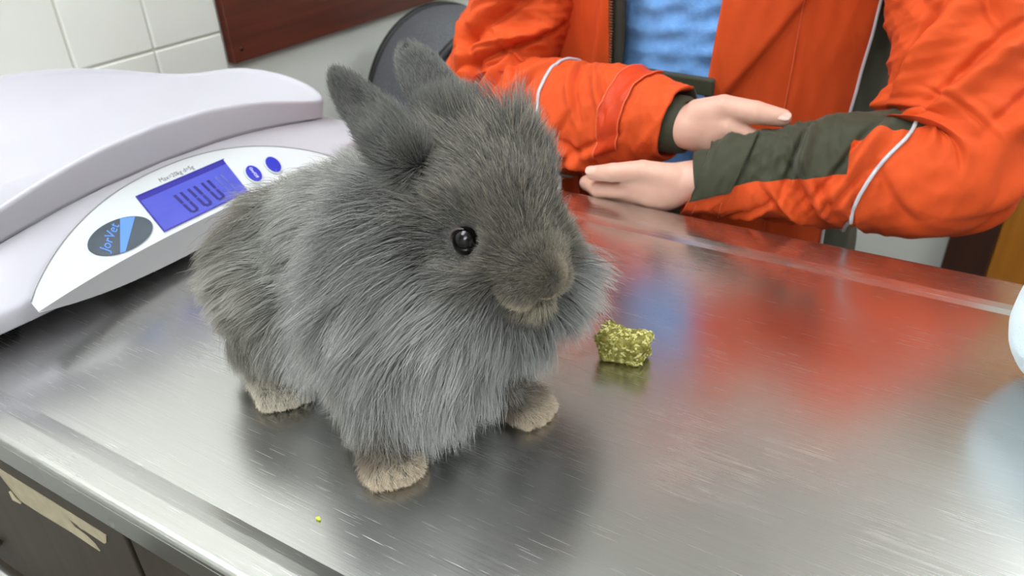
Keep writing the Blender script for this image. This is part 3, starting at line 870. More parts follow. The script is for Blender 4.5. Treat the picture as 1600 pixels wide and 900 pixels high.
    for every, amt, pw, mn in ((260, 0.42, 1.3, 0.014), (40, 0.38, 1.2, 0.005)):
        gi = np.arange(0, N, every)
        kd = kdtree.KDTree(len(gi))
        for i, q in enumerate(gi): kd.insert(root[q], i)
        kd.balance()
        near = gi[np.array([kd.find(p)[1] for p in root])]
        a_ = amt * np.clip((Ln - mn) / 0.02, 0, 1)
        same = np.linalg.norm(root - root[near], axis=1) < 0.02
        # follow the guide's course, scaled to own length
        off = (pts[near] - pts[near][:, :1]) * (Ln / Ln[near])[:, None, None] + pts[near][:, :1]
        pts += (off - pts) * (a_ * same)[:, None, None] * (tt ** pw)[None, :, None]
    # strands never pass into the table
    pts[:, :, 2] = np.maximum(pts[:, :, 2], 0.0012 + 0.002 * rng.random(N)[:, None])
    # colour
    brown = np.array([0.130, 0.108, 0.078])
    bu = (root - BC) @ bf
    saddle = np.exp(-((bu + 0.055) / 0.035) ** 2 - ((root[:, 2] - 0.12) / 0.035) ** 2) * bodyw
    col = col + (brown - col) * (0.85 * saddle)[:, None]
    m1 = sines(root, 70, 31)
    col = col * (1 + 0.16 * m1)[:, None]
    facew = headw + W[:, [names.index(n) for n in ('pads',)]].sum(1)
    agouti = (rng.random(N) < 0.30) * facew
    col = col + (np.array([0.30, 0.262, 0.20]) - col) * (agouti * 0.9)[:, None]
    # pale lip fringe and paler toes
    lipw = np.exp(-((hu - 0.058) / 0.014) ** 2 - ((hz + 0.0430) / 0.0060) ** 2) * (W[:, names.index('pads')] + W[:, names.index('chin')])
    col = col + (np.array([0.50, 0.43, 0.33]) - col) * np.clip(lipw * 1.3, 0, 0.95)[:, None]
    nf = W[:, names.index('nose')] * np.clip(((root - HC) @ l) / 0.010, 0, 1) * 0.8
    col = col + (np.array([0.42, 0.36, 0.27]) - col) * nf[:, None]
    fw = np.maximum((root - PR) @ nrm([0.80, -0.60, 0]) - 9 * (np.linalg.norm(root - PR, axis=1) > 0.05), (root - PL) @ nrm([0.98, -0.2, 0]) - 9 * (np.linalg.norm(root - PL, axis=1) > 0.05))
    toe = (W[:, names.index('pf')] + 0.5 * W[:, names.index('legs')]) * np.clip((fw - 0.004) / 0.010, 0, 1) * rng.uniform(0.4, 1.0, N)
    toe = np.clip(toe, 0, 1)
    col = col + (np.array([0.72, 0.62, 0.48]) - col) * toe[:, None]
    lightt = (rng.random(N) < 0.14) * bodyw
    col = col + (np.array([0.50, 0.50, 0.485]) - col) * (0.6 * lightt)[:, None]
    col = col * (0.88 * rng.uniform(0.72, 1.26, N))[:, None]
    cu = bpy.data.hair_curves.new('fur')
    cu.add_curves([nseg] * N)
    base = np.array(P0(t))
    pw_ = pts.copy(); pw_[..., 2] += TZ; pw_ -= base
    cu.attributes['position'].data.foreach_set('vector', pw_.astype(np.float32).ravel())
    ra = cu.attributes.new('radius', 'FLOAT', 'POINT')
    rr = (0.00010 + 0.00005 * np.clip(Ln / 0.03, 0, 1))[:, None] * np.array([1.0, 1.0, 0.95, 0.88, 0.76, 0.6, 0.42, 0.2])[None]
    ra.data.foreach_set('value', rr.astype(np.float32).ravel())
    ca_ = cu.attributes.new('tint', 'FLOAT_COLOR', 'CURVE')
    ca_.data.foreach_set('color', np.c_[np.clip(col, 0.01, 0.9), np.ones(N)].astype(np.float32).ravel())
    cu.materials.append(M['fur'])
    fo = bpy.data.objects.new('fur', cu); C.objects.link(fo); fo.parent = t
    fo['kind'] = 'stuff'; fo['label'] = 'long fluffy grey fur'
    # whiskers
    wk = []
    gw = np.random.default_rng(5)
    for s in (-1, 1):
        for k in range(9):
            p0 = H(0.050 + gw.uniform(-0.006, 0.005), s * (0.0185 + gw.uniform(-0.002, 0.001)), -0.034 + gw.uniform(-0.006, 0.007))
            dr = nrm(g * gw.uniform(0.0, 0.5) + l * s * 1.0 + w * gw.uniform(-0.5, 0.15))
            L_ = gw.uniform(0.035, 0.055)
            pp = [p0 + dr * L_ * q + down * 0.010 * q * q for q in np.linspace(0, 1, 8)]
            wk.append(tube_vf(pp, np.linspace(0.00016, 0.00005, 8), 5))
    o = obj('whiskers', *merge(wk), M['zipper'], t); o['kind'] = 'stuff'
    return t
FUR_COUNT = 300000
rabbit()
# ------------------------------------------------------------------ person in the orange jacket
class Tube:
    """a cloth tube swept along a centre line; theta 0 = up, 90 = toward -y; folds displace its surface"""
    def __init__(self, pts, rads, flip, folds=(), seed=0, amp=0.0022, tilt=0.0):
        self.tilt = tilt
        K = 400
        self.c = catmull(pts, K)
        self.r = catmull(np.array(rads, float), K)            # columns: along b (toward -y), along u (up)
        seg = np.r_[0, np.cumsum(np.linalg.norm(np.diff(self.c, axis=0), axis=1))]
        self.L = seg[-1]; self.s = seg / seg[-1]
        t = nrm(np.gradient(self.c, axis=0))
        b = np.array([0, -1.0, 0.0]) - t * t[:, 1:2] * -1.0
        b = nrm(np.array([0, -1.0, 0.0]) - t * (t @ np.array([0, -1.0, 0.0]))[:, None])
        u = np.cross(b, t) * (1 if flip else -1)
        # smooth the frame
        self.t, self.b, self.u = t, b, u
        self.folds, self.seed, self.amp = folds, seed, amp
    def ip(self, arr, s): return np.stack([np.interp(s, self.s, arr[:, k]) for k in range(arr.shape[1])], -1)
    def disp(self, s, th):
        sm = s * self.L; R = 0.055
        d = np.zeros_like(s)
        q = np.stack([sm, R * np.cos(np.radians(th)), R * np.sin(np.radians(th))], -1)
        wv = np.stack([sines(q, 16, self.seed + k, 6) for k in (50, 51, 52)], -1) * 0.012
        qq = (q + wv) * np.array([1.0, 0.55, 0.55])
        d += self.amp * sines(qq, 75, self.seed + 1, 9, True) + 0.5 * self.amp * sines(qq, 190, self.seed + 2, 10, True)
        for (s0, t0, s1, t1, wd, h) in self.folds:
            ax, ay = s0 * self.L, R * math.radians(t0); bx, by = s1 * self.L, R * math.radians(t1)
            px, py = sm, R * np.radians(th)
            dx, dy = bx - ax, by - ay; L2 = dx * dx + dy * dy
            k = np.clip(((px - ax) * dx + (py - ay) * dy) / L2, 0, 1)
            ox, oy = px - ax - k * dx, py - ay - k * dy
            sg = (ox * dy - oy * dx) / math.sqrt(L2)
            dist = np.sqrt(ox * ox + oy * oy)
            fall = np.sin(np.clip(k, 0.04, 0.96) * math.pi) ** 0.6
            prof = np.exp(-(dist / wd) ** 2) - 0.85 * np.exp(-((sg - 0.9 * wd) / (0.45 * wd)) ** 2) * np.exp(-((dist - np.abs(sg)) / wd) ** 2) * (dist < 4 * wd)
            d += h * fall * prof
        return d
    def at(self, s, th, off=0.0):
        s = np.asarray(s, float); th = np.asarray(th, float); s, th = np.broadcast_arrays(s, th)
        c, r, b, u = self.ip(self.c, s), self.ip(self.r, s), self.ip(self.b, s), self.ip(self.u, s)
        a = np.radians(th)[..., None]
        d = self.disp(s, th)[..., None] + off
        w_ = np.clip((s - 0.80) / 0.20, 0, 1.05)[..., None] ** 1.5
        c = c - self.ip(self.t, s) * self.tilt * np.cos(a) * w_
        return c + np.sin(a) * b * (r[..., :1] + d) + np.cos(a) * u * (r[..., 1:] + d)
    def mesh(self, ns, nt):
        s = np.linspace(0, 1, ns); th = np.linspace(-180, 180, nt, endpoint=False)
        S, T = np.meshgrid(s, th, indexing='ij')
        v = self.at(S.ravel(), T.ravel())
        rows = [v]
        # hem turned in at the cuff
        c = self.ip(self.c, np.array([1.0]))[0]
        last = v[-nt:]
        for k, sb in ((0.93, 1.0), (0.86, 0.985), (0.80, 0.95)):
            cc = self.ip(self.c, np.array([sb]))[0]
            rows.append(cc + (last - c) * k)
        v = np.concatenate(rows)
        f = grid_faces(ns + 3, nt, True)
        S = np.r_[S.ravel(), np.full(3 * nt, 1.0)]; T = np.r_[T.ravel(), np.tile(th, 3)]
        return v, f, S, T
    def patch(self, outline, off, thick, n=26):
        """a slab of cloth on the surface; outline = four (s, theta) corners, edges interpolated"""
        a, b, c, d = [np.array(q, float) for q in outline]
        U, V = np.meshgrid(np.linspace(0, 1, n), np.linspace(0, 1, n), indexing='ij')
        U, V = U.ravel()[:, None], V.ravel()[:, None]
        st = (1 - U) * ((1 - V) * a + V * d) + U * ((1 - V) * b + V * c)
        top = self.at(st[:, 0], st[:, 1], off + thick); bot = self.at(st[:, 0], st[:, 1], off)
        g1 = grid_faces(n, n); f = g1.tolist() + (g1[:, ::-1] + n * n).tolist()
        rim = [i for i in range(n)] + [i * n + n - 1 for i in range(1, n)] + [(n - 1) * n + i for i in range(n - 2, -1, -1)] + [i * n for i in range(n - 2, 0, -1)]
        for i in range(len(rim)):
            p, q = rim[i], rim[(i + 1) % len(rim)]
            f.append([p, p + n * n, q + n * n, q])
        return np.concatenate([top, bot]), f
    def line(self, pts, n, off):
        c = catmull(pts, n); return self.at(c[:, 0], c[:, 1], off)

def person():
    t = thing('person', (-0.29, 1.06, FLOOR), 'person in orange winter jacket and blue shirt with crossed forearms on table edge', 'person')
    # ---- arms' courses: shoulder, elbow, wrist
    shR, elR, wrR = np.array([-0.515, 1.045, 0.335]), np.array([-0.562, 0.890, 0.044]), np.array([-0.284, 0.832, 0.078])
    shL, elL, wrL = np.array([-0.075, 1.045, 0.335]), np.array([-0.004, 0.865, 0.060]), np.array([-0.246, 0.797, 0.028])
    # ---- hands (fine), head and trunk (coarser) make up the body
    def hand(palm, chains, nails):
        pr = list(palm)
        for pts, rd in chains:
            pr.append((union(chain(pts, rd), 0.0015), 0.005))
        return union(pr, 0.010)
    # right hand: back of the hand up, thumb along the jacket, fingers going down behind the other sleeve
    rp = [sd_cone((-0.318, 0.846, 0.084), 0.024, (-0.268, 0.822, 0.079), 0.0235),
          sd_ell((-0.240, 0.820, 0.080), (0.036, 0.016, 0.030), np.stack([nrm([0.93, 0.05, -0.32]), nrm([-0.05, 1, 0.05]), nrm([0.32, 0.05, 0.93])], 1))]
    rthumb = ([(-0.258, 0.822, 0.098), (-0.230, 0.822, 0.108), (-0.196, 0.826, 0.106), (-0.168, 0.832, 0.102)], [0.0155, 0.0138, 0.0124, 0.0095])
    rfing = [([(-0.222, 0.818, 0.088), (-0.176, 0.828, 0.070), (-0.148, 0.852, 0.050), (-0.140, 0.866, 0.030)], [0.0115, 0.0100, 0.0088, 0.0076]),
             ([(-0.218, 0.822, 0.074), (-0.172, 0.836, 0.052), (-0.146, 0.860, 0.030), (-0.142, 0.872, 0.008)], [0.0118, 0.0102, 0.0090, 0.0078]),
             ([(-0.222, 0.824, 0.060), (-0.180, 0.842, 0.034), (-0.158, 0.864, 0.012), (-0.156, 0.874, -0.006)], [0.0112, 0.0098, 0.0086, 0.0075]),
             ([(-0.232, 0.826, 0.050), (-0.198, 0.846, 0.022), (-0.180, 0.866, 0.006), (-0.178, 0.874, -0.006)], [0.0100, 0.0086, 0.0076, 0.0066])]
    # left hand: thumb lies on the other sleeve, fingers close below it
    lp = [sd_cone((-0.215, 0.800, 0.037), 0.024, (-0.262, 0.785, 0.027), 0.0230),
          sd_ell((-0.288, 0.774, 0.021), (0.036, 0.017, 0.027), np.stack([nrm([-0.98, -0.12, -0.10]), nrm([-0.12, 1, 0]), nrm([0.1, 0, 1])], 1))]
    lthumb = ([(-0.268, 0.776, 0.037), (-0.298, 0.766, 0.042), (-0.332, 0.760, 0.036), (-0.356, 0.760, 0.031)], [0.0150, 0.0122, 0.0108, 0.0085])
    lfing = [([(-0.305, 0.772, 0.015), (-0.352, 0.768, 0.008), (-0.378, 0.790, 0.003), (-0.370, 0.812, -0.001)], [0.0118, 0.0102, 0.0092, 0.0080]),
             ([(-0.306, 0.776, 0.004), (-0.350, 0.778, -0.003), (-0.372, 0.800, -0.008), (-0.362, 0.822, -0.011)], [0.0114, 0.0100, 0.0090, 0.0078]),
             ([(-0.304, 0.784, -0.001), (-0.340, 0.792, -0.009), (-0.356, 0.812, -0.013), (-0.346, 0.830, -0.015)], [0.0108, 0.0096, 0.0086, 0.0075]),
             ([(-0.296, 0.792, -0.001), (-0.324, 0.804, -0.009), (-0.336, 0.820, -0.013), (-0.328, 0.834, -0.015)], [0.0096, 0.0084, 0.0075, 0.0066])]
    handR = hand(rp, [rthumb] + rfing, None); handL = hand(lp, [lthumb] + lfing, None)
    vR, fR = surface_net(handR, 0.0016); vL, fL = surface_net(handL, 0.0016)
    # trunk, limbs and head
    HD = np.array([-0.318, 1.03, 0.535])
    core = union([sd_ell((-0.295, 1.075, 0.20), (0.150, 0.085, 0.200)), sd_ell((-0.295, 1.075, -0.02), (0.130, 0.085, 0.120)),
                  sd_cone((-0.49, 1.06, 0.345), 0.040, (-0.10, 1.06, 0.345), 0.040)] +
                 chain([shR, elR, (-0.34, 0.858, 0.084), (-0.318, 0.846, 0.084)], [0.042, 0.034, 0.026, 0.0235]) +
                 chain([shL, elL, (-0.20, 0.806, 0.039), (-0.212, 0.801, 0.037)], [0.042, 0.034, 0.026, 0.0235]) +
                 chain([(-0.365, 1.08, -0.10), (-0.37, 1.07, -0.46), (-0.37, 1.09, -0.83)], [0.075, 0.052, 0.034]) +
                 chain([(-0.225, 1.08, -0.10), (-0.22, 1.07, -0.46), (-0.22, 1.09, -0.83)], [0.075, 0.052, 0.034]) +
                 chain([(-0.30, 1.07, 0.36), (-0.312, 1.055, 0.44)], [0.052, 0.048]), 0.03)
    vC, fC = surface_net(core, 0.008)
    eyes_at = [HD + np.array([dx, -0.083, 0.008]) for dx in (-0.031, 0.031)]
    hd = union([sd_ell(HD + (0, 0.012, 0.03), (0.073, 0.090, 0.088)), sd_ell(HD + (0, -0.018, -0.035), (0.055, 0.066, 0.072)),
                (sd_ell(HD + (0, -0.058, -0.088), (0.026, 0.022, 0.018)), 0.015),
                (sd_cone(HD + (0, -0.086, 0.008), 0.008, HD + (0, -0.104, -0.026), 0.0115), 0.010),
                (sd_ell(HD + (0, -0.083, -0.055), (0.024, 0.010, 0.006)), 0.006), (sd_ell(HD + (0, -0.080, -0.066), (0.020, 0.010, 0.006)), 0.006),
                (sd_ell(HD + (-0.074, 0.018, -0.006), (0.008, 0.020, 0.031)), 0.006), (sd_ell(HD + (0.074, 0.018, -0.006), (0.008, 0.020, 0.031)), 0.006),
                (sd_cone(HD + (0, 0.02, -0.06), 0.046, (-0.310, 1.055, 0.42), 0.048), 0.015)], 0.02)
    vH, fH = surface_net(hd, 0.003)
    v, f = merge([(vC, fC), (vH, fH), (vR, fR), (vL, fL)])
    body = obj('body', v, f, M['skin'], t)
    for e in eyes_at:
        ii, jj = np.meshgrid(np.linspace(0, math.pi, 11), np.linspace(0, 2 * math.pi, 18, endpoint=False), indexing='ij')
        sp = np.stack([np.sin(ii) * np.cos(jj), np.sin(ii) * np.sin(jj), np.cos(ii)], -1).reshape(-1, 3)
        obj('eye', e + sp * 0.0105 * np.array([1.1, 0.55, 0.55]), grid_faces(11, 18, True), M['whiteprint'], body)
        obj('iris', e + np.array([0, -0.0036, 0]) + sp * 0.0056 * np.array([1, 0.5, 1]), grid_faces(11, 18, True), M['eye'], body)
    cap = union([sd_ell(HD + (0, 0.026, 0.045), (0.083, 0.094, 0.086)), sd_cone(HD + (0, 0.075, 0.01), 0.045, HD + (0, 0.07, -0.07), 0.035)], 0.03)
    cut = sd_ell(HD + (0, -0.115, -0.03), (0.090, 0.075, 0.088))
    def hairf(p): return np.maximum(cap(p) + 0.0015 * sines(p * np.array([1, 1, 0.2]), 300, 3), -cut(p))
    hairf.lo, hairf.hi = cap.lo, cap.hi
    obj('hair', *surface_net(hairf, 0.004), M['hair'], t)
    # nails
    def nail(c, ax, nn_, ln, wd):
        ax = nrm(ax); nn_ = nrm(np.array(nn_) - ax * (np.array(nn_) @ ax)); sd = np.cross(nn_, ax)
        ii, jj = np.meshgrid(np.linspace(0, math.pi, 11), np.linspace(0, 2 * math.pi, 18, endpoint=False), indexing='ij')
        sp = np.stack([np.sin(ii) * np.cos(jj), np.sin(ii) * np.sin(jj), np.cos(ii)], -1).reshape(-1, 3)
        q = np.sign(sp) * np.abs(sp) ** 0.7
        bend = -0.28 * (q[:, 1:2]) ** 2 * wd
        obj('nail', np.array(c) + q[:, :1] * ax * ln + q[:, 1:2] * sd * wd + (q[:, 2:] * 0.0011 + bend) * nn_, grid_faces(11, 18, True), M['nail'], body)
    nail((-0.1665, 0.8255, 0.1075), (0.99, 0.12, -0.08), (0.1, -0.62, 0.78), 0.0085, 0.0062)
    nail((-0.3560, 0.7545, 0.0372), (-0.97, 0.0, -0.2), (-0.05, -0.68, 0.72), 0.0080, 0.0060)

    # ---- shirt
    ZT = np.linspace(-0.10, 0.37, 90)
    AN = np.linspace(-180, 180, 160, endpoint=False)
    Z, Aq = np.meshgrid(ZT, AN, indexing='ij'); Z, Aq = Z.ravel(), Aq.ravel()
    def torso(z, ang, a, b, y0=1.06, top=0.36):
        """ang 0 = front (-y), 90 = +x"""
        k = 1 - 0.10 * np.exp(-((z + 0.03) / 0.12) ** 2) - 0.55 * np.clip((z - 0.29) / 0.10, 0, 1) ** 2
        r = np.radians(ang)
        return np.stack([-0.295 + np.where(np.sin(r) < 0, a * 1.17, a) * k * np.sin(r), y0 - b * k * np.cos(r), z], -1)
    p = torso(Z, Aq, 0.176, 0.106)
    nrmv = nrm(np.stack([np.sin(np.radians(Aq)), -np.cos(np.radians(Aq)), 0 * Z], -1))
    wz = 0.0034 * sines(np.stack([p[:, 0] * 0.45, p[:, 1] * 0.3, p[:, 2]], -1), 120, 71, 8, True) + 0.001 * sines(np.stack([p[:, 0] * 0.6, p[:, 1] * 0.3, p[:, 2]], -1), 260, 72, 8)
    obj('shirt', p + nrmv * wz[:, None], grid_faces(len(ZT), len(AN), True), M['shirt'], t)

    # ---- jacket: body shell open in front
    ns, na = 130, 300
    aE0, aE1 = 4.0, 360 - 31.5              # opening runs from the left edge (image right) round the back to the right edge
    zz = np.linspace(-0.24, 0.39, ns); U = np.linspace(0, 1, na)
    Z, UU = np.meshgrid(zz, U, indexing='ij'); Z, UU = Z.ravel(), UU.ravel()
    e0 = aE0 + 10.0 * np.clip((Z - 0.10) / 0.25, -0.4, 1.2) * 0.6
    e1 = aE1 + 3.0 * np.clip((Z - 0.10) / 0.2, -1, 1)
    ang = e0 + (e1 - e0) * UU
    def jack(z, ang_, off=0.0):
        q = torso(z, ang_, 0.212, 0.138)
        nv = nrm(np.stack([np.sin(np.radians(ang_)) / 0.212, -np.cos(np.radians(ang_)) / 0.138, 0 * z], -1))
        s3 = np.stack([q[:, 0], q[:, 1], q[:, 2] * 0.35], -1)
        d = 0.0030 * sines(s3, 32, 81, 9) + 0.0008 * sines(s3 * np.array([1, 1, 1.5]), 110, 82, 9, True)
        # vertical drape folds beside the zip, storm flap ridge beside the other edge
        aa = (ang_ + 180) % 360 - 180
        for (c, wd, h) in ((-39, 2.4, 0.010), (-47, 2.6, 0.014), (-57, 3.5, 0.016)):
            sh = c + 6 * np.sin(z * 14 + c)
            d += h * np.exp(-((aa - sh) / wd) ** 2)
        fl = 9 + 26 * np.clip((z - 0.08) / 0.14, 0, 1.6)
        d += 0.010 / (1 + np.exp((aa - fl) / 0.5)) * (aa > -10)
        d += -0.0012 * np.exp(-((aa - 32) / 0.7) ** 2)
        # blouson waist gathered in over the hips
        d += 0.012 * np.exp(-((z + 0.02) / 0.08) ** 2)
        return q + nv * (d + off)[:, None]
    vj = jack(Z, ang); fj = grid_faces(ns, na)
    aa = (ang + 180) % 360 - 180
    side = np.minimum((aa - (59 + 10 * (Z - 0.1))), (112 - aa))                       # olive side panel under the arm
    (vp, fp), (vo, fo) = clip_mesh(vj, fj, side)
    jk = obj('jacket', vo, fo, M['orange'], t)
    def solid(o, th_):
        m = o.modifiers.new('thickness', 'SOLIDIFY'); m.thickness = th_; m.offset = -1
        return o
    fix_normals(jk); solid(jk, 0.004)
    jk['label'] = 'orange winter jacket'
    sp_ = obj('side_panel', vp, fp, M['olive'], jk); fix_normals(sp_); solid(sp_, 0.004)
    zl = np.linspace(-0.22, 0.30, 60)
    obj('piping', *tube_vf(jack(zl, 59 + 10 * (zl - 0.1), 0.001), 0.0019, 8), M['piping'], jk)
    # seam down the chest panel
    zl = np.linspace(-0.2, 0.34, 60)
    obj('seam', *tube_vf(jack(zl, np.full(60, 31.0), 0.0003), 0.0007, 6), M['stitch'], jk)
    # zip along the right edge: tape and teeth
    zl = np.linspace(-0.22, 0.36, 160)
    def edge(z, da, off=0.0): return jack(z, aE1 + 3.0 * np.clip((z - 0.10) / 0.2, -1, 1) + da, off)
    tape = []
    for da, off in ((0.2, -0.001), (4.2, -0.006), (4.2, -0.0085), (0.2, -0.0035)): tape.append(edge(zl, np.full(160, da), off))
    tv = np.concatenate(tape); n = 160
    tf = [[k * n + i, k * n + i + 1, ((k + 1) % 4) * n + i + 1, ((k + 1) % 4) * n + i] for k in range(4) for i in range(n - 1)]
    zt = obj('zip_tape', tv, tf, M['zipper'], jk); fix_normals(zt)
    te = []
    c = edge(zl, np.full(160, -0.6), 0.0015); d = edge(zl, np.full(160, 0.9), 0.0008)
    for i in range(160):
        te.append(tube_vf([c[i], d[i]], 0.0010, 5))
    o = obj('zip_teeth', *merge(te), M['brass'], zt); o['kind'] = 'stuff'
    # olive waist tab at the hem edge
    zt_ = np.array([0.092, 0.112]); 
    tb = np.concatenate([jack(np.repeat(zt_, 2), np.array([-16.0, 7.0, -16.0, 7.0]), 0.016), jack(np.repeat(zt_, 2), np.array([-16.0, 7.0, -16.0, 7.0]), 0.003)])
    o = obj('waist_tab', tb, [[0, 1, 3, 2], [4, 6, 7, 5], [0, 2, 6, 4], [1, 5, 7, 3], [2, 3, 7, 6], [0, 4, 5, 1]], M['olive'], jk, smooth=False); fix_normals(o); bevel(o, 0.002)
    o['label'] = 'dark olive waist tab'
    # collar
    th = np.linspace(-150, 150, 60)
    cv = []
    for k, (z, a, b_) in enumerate(((0.375, 0.098, 0.078), (0.40, 0.088, 0.074), (0.44, 0.086, 0.074), (0.445, 0.078, 0.066), (0.40, 0.076, 0.062), (0.375, 0.082, 0.064))):
        cv.append(np.stack([-0.305 + a * np.sin(np.radians(th + 180)), 1.06 - b_ * np.cos(np.radians(th + 180)), np.full(60, z)], -1))
    o = obj('collar', np.concatenate(cv), grid_faces(6, 60), M['orange'], jk); fix_normals(o)

    # yoke over the shoulders
    yk = union(chain([(-0.395, 1.075, 0.352), shR + (0.0, 0.005, 0.002)], [0.064, 0.078]) + chain([(-0.205, 1.075, 0.352), shL + (0.0, 0.005, 0.002)], [0.064, 0.080]) +
               [sd_cone((-0.40, 1.09, 0.345), 0.068, (-0.20, 1.09, 0.345), 0.068)], 0.03)
    slot = sd_ell((-0.35, 0.99, 0.33), (0.065, 0.075, 0.14))
    def yoke(p): return np.maximum(yk(p) + 0.0015 * sines(p, 40, 66, 8), -slot(p))
    yoke.lo, yoke.hi = yk.lo, yk.hi
    obj('yoke', *surface_net(yoke, 0.006), M['orange'], jk)

    # ---- sleeves
    def extra(seed):
        ge = np.random.default_rng(seed); o_ = []
        for k in range(16):
            s0, t0 = ge.uniform(0.30, 0.88), ge.uniform(-20, 150)
            ds, dt = ge.choice([-1, 1]) * ge.uniform(0.04, 0.11), ge.uniform(35, 80)
            o_.append((s0, t0, s0 + ds, t0 + dt, ge.uniform(0.005, 0.009), ge.uniform(0.004, 0.008)))
        return o_
    foldsR = [(0.30, 60, 0.46, 120, 0.016, 0.012), (0.36, 20, 0.52, 110, 0.012, 0.011), (0.47, 0, 0.60, 90, 0.010, 0.010), (0.42, 130, 0.60, 60, 0.013, 0.010),
              (0.66, -10, 0.60, 60, 0.010, 0.008), (0.74, 10, 0.66, 80, 0.009, 0.008), (0.80, 0, 0.84, 70, 0.008, 0.006), (0.70, 60, 0.84, 120, 0.010, 0.007),
              (0.76, 130, 0.92, 100, 0.009, 0.007), (0.86, 10, 0.90, 80, 0.006, 0.004), (0.18, 60, 0.34, 100, 0.014, 0.008), (0.56, 100, 0.70, 150, 0.012, 0.008)]
    ptsR = [shR + (0.02, 0.0, 0.03), shR * 0.6 + elR * 0.4 + (-0.012, -0.006, 0), elR + (-0.004, 0, 0.012), elR * 0.62 + wrR * 0.38 + (0.004, -0.004, -0.004), elR * 0.22 + wrR * 0.78, wrR]
    TR = Tube(ptsR, [(0.074, 0.080), (0.074, 0.074), (0.074, 0.074), (0.076, 0.076), (0.060, 0.063), (0.044, 0.047)], True, [q[:4] + (q[4] * 0.85, q[5] * 1.6) for q in foldsR] + extra(31), 100, 0.0024, -0.012)
    foldsL = [(0.34, 100, 0.50, 30, 0.015, 0.012), (0.40, 140, 0.54, 60, 0.012, 0.010), (0.46, 170, 0.56, 110, 0.011, 0.010), (0.44, 20, 0.56, -10, 0.010, 0.011),
              (0.52, 10, 0.58, 70, 0.010, 0.010), (0.60, 120, 0.55, 170, 0.010, 0.008), (0.70, 20, 0.76, 80, 0.010, 0.009), (0.80, 10, 0.84, 90, 0.009, 0.009),
              (0.84, 40, 0.78, 130, 0.009, 0.007), (0.88, 80, 0.80, 150, 0.008, 0.007), (0.18, 40, 0.34, 80, 0.016, 0.008), (0.25, 100, 0.42, 130, 0.014, 0.008)]
    ptsL = [shL + (-0.02, 0.0, 0.03), shL * 0.6 + elL * 0.4 + (0.014, -0.006, 0), elL + (0.006, 0, 0.014), elL * 0.62 + wrL * 0.38 + (0, -0.002, 0.006), elL * 0.22 + wrL * 0.78 + (0, 0, 0.004), wrL]
    TL = Tube(ptsL, [(0.076, 0.082), (0.078, 0.078), (0.072, 0.071), (0.062, 0.062), (0.047, 0.048), (0.039, 0.041)], False, [q[:4] + (q[4] * 0.85, q[5] * 1.6) for q in foldsL] + extra(47), 200, 0.0023, 0.022)
    out = {}
    for nm, T in (('R', TR), ('L', TL)):
        v, f, S, TH = T.mesh(300, 210)
        if nm == 'L':
            # olive upper panel: a band along the top of the forearm, stepping lower toward the cuff
            bound = np.interp(S, [0.0, 0.50, 0.56, 0.66, 0.72, 0.745, 0.755, 0.90, 1.0], [-60, -40, 12, 24, 34, 40, 74, 80, 96])
            fld = np.minimum(bound - TH, TH + 75)
            fld = np.where(S < 0.47, -5.0, fld)
        else:
            bound = np.interp(S, [0.0, 0.5, 1.0], [-60, -50, -30])
            fld = np.minimum(bound - TH, TH + 130); fld = np.where(S < 0.5, -5.0, fld)
        (vp, fp), (vo, fo) = clip_mesh(v, f, fld)
        sl = obj('sleeve', vo, fo, M['orange'], jk)
        pn = obj('sleeve_panel', vp, fp, M['olive'], jk); pn['label'] = 'olive green sleeve panel'
        for o in (sl, pn): fix_normals(o)
    obj('piping', *tube_vf(TR.line([(0.752, -40), (0.752, 0), (0.756, 40), (0.764, 80), (0.772, 120), (0.775, 160)], 80, 0.0012), 0.0021, 8), M['piping'], jk)
    obj('piping', *tube_vf(TL.line([(0.655, -10), (0.665, 26), (0.700, 60), (0.725, 90), (0.745, 120), (0.755, 150), (0.76, 180)], 80, 0.0012), 0.0021, 8), M['piping'], jk)
    # cuff tabs
    v, f = TR.patch([(0.905, -20), (0.945, -20), (0.925, 110), (0.885, 110)], 0.0008, 0.0022)
    o = obj('cuff_tab', v, f, M['orange2'], jk); fix_normals(o); o['label'] = 'orange cuff tab'
    for s0, s1 in ((0.905, 0.885), (0.945, 0.925)):
        obj('stitch_line', *tube_vf(TR.line([(s0, -20), ((s0 + s1) / 2, 45), (s1, 110)], 40, 0.0032), 0.0009, 6), M['stitch'], o)
    v, f = TL.patch([(1.005, -8), (0.90, 10), (0.935, 92), (1.012, 104)], 0.0035, 0.0022)
    o = obj('cuff_tab', v, f, M['olive'], jk); fix_normals(o); o['label'] = 'olive green cuff tab'
    for s0 in (0.945, 0.985):
        obj('stitch_line', *tube_vf(TL.line([(s0, 112), (s0, 135), (s0, 165)], 30, 0.0002), 0.0008, 6), M['stitch'], jk)
    # dark knitted inner cuffs
    for T, c1, n0, n1 in ((TR, wrR, 0.97, 0.030), (TL, wrL, 0.97, 0.030)):
        a = T.ip(T.c, np.array([0.95]))[0]; b_ = T.ip(T.c, np.array([1.0]))[0]; d_ = nrm(b_ - a)
        pts = [b_ - d_ * 0.03, b_ - d_ * 0.01, b_ + d_ * (0.010 if T is TR else -0.002), b_ + d_ * (0.014 if T is TR else -0.001)]
        obj('inner_cuff', *tube_vf(pts, [0.034, 0.034, 0.0325, 0.0275], 40, False), M['olive'], jk)

    # ---- trousers and shoes
    leg = []
    for s in (-1, 1):
        leg += chain([(-0.295 + s * 0.060, 1.075, -0.12), (-0.295 + s * 0.078, 1.065, -0.45), (-0.295 + s * 0.078, 1.085, -0.80)], [0.105, 0.078, 0.062])
    tr = union(leg + [sd_ell((-0.295, 1.07, -0.10), (0.165, 0.115, 0.12))], 0.03)
    vt, ft = surface_net(tr, 0.009)
    obj('trousers', vt, ft, M['trousers'], t)
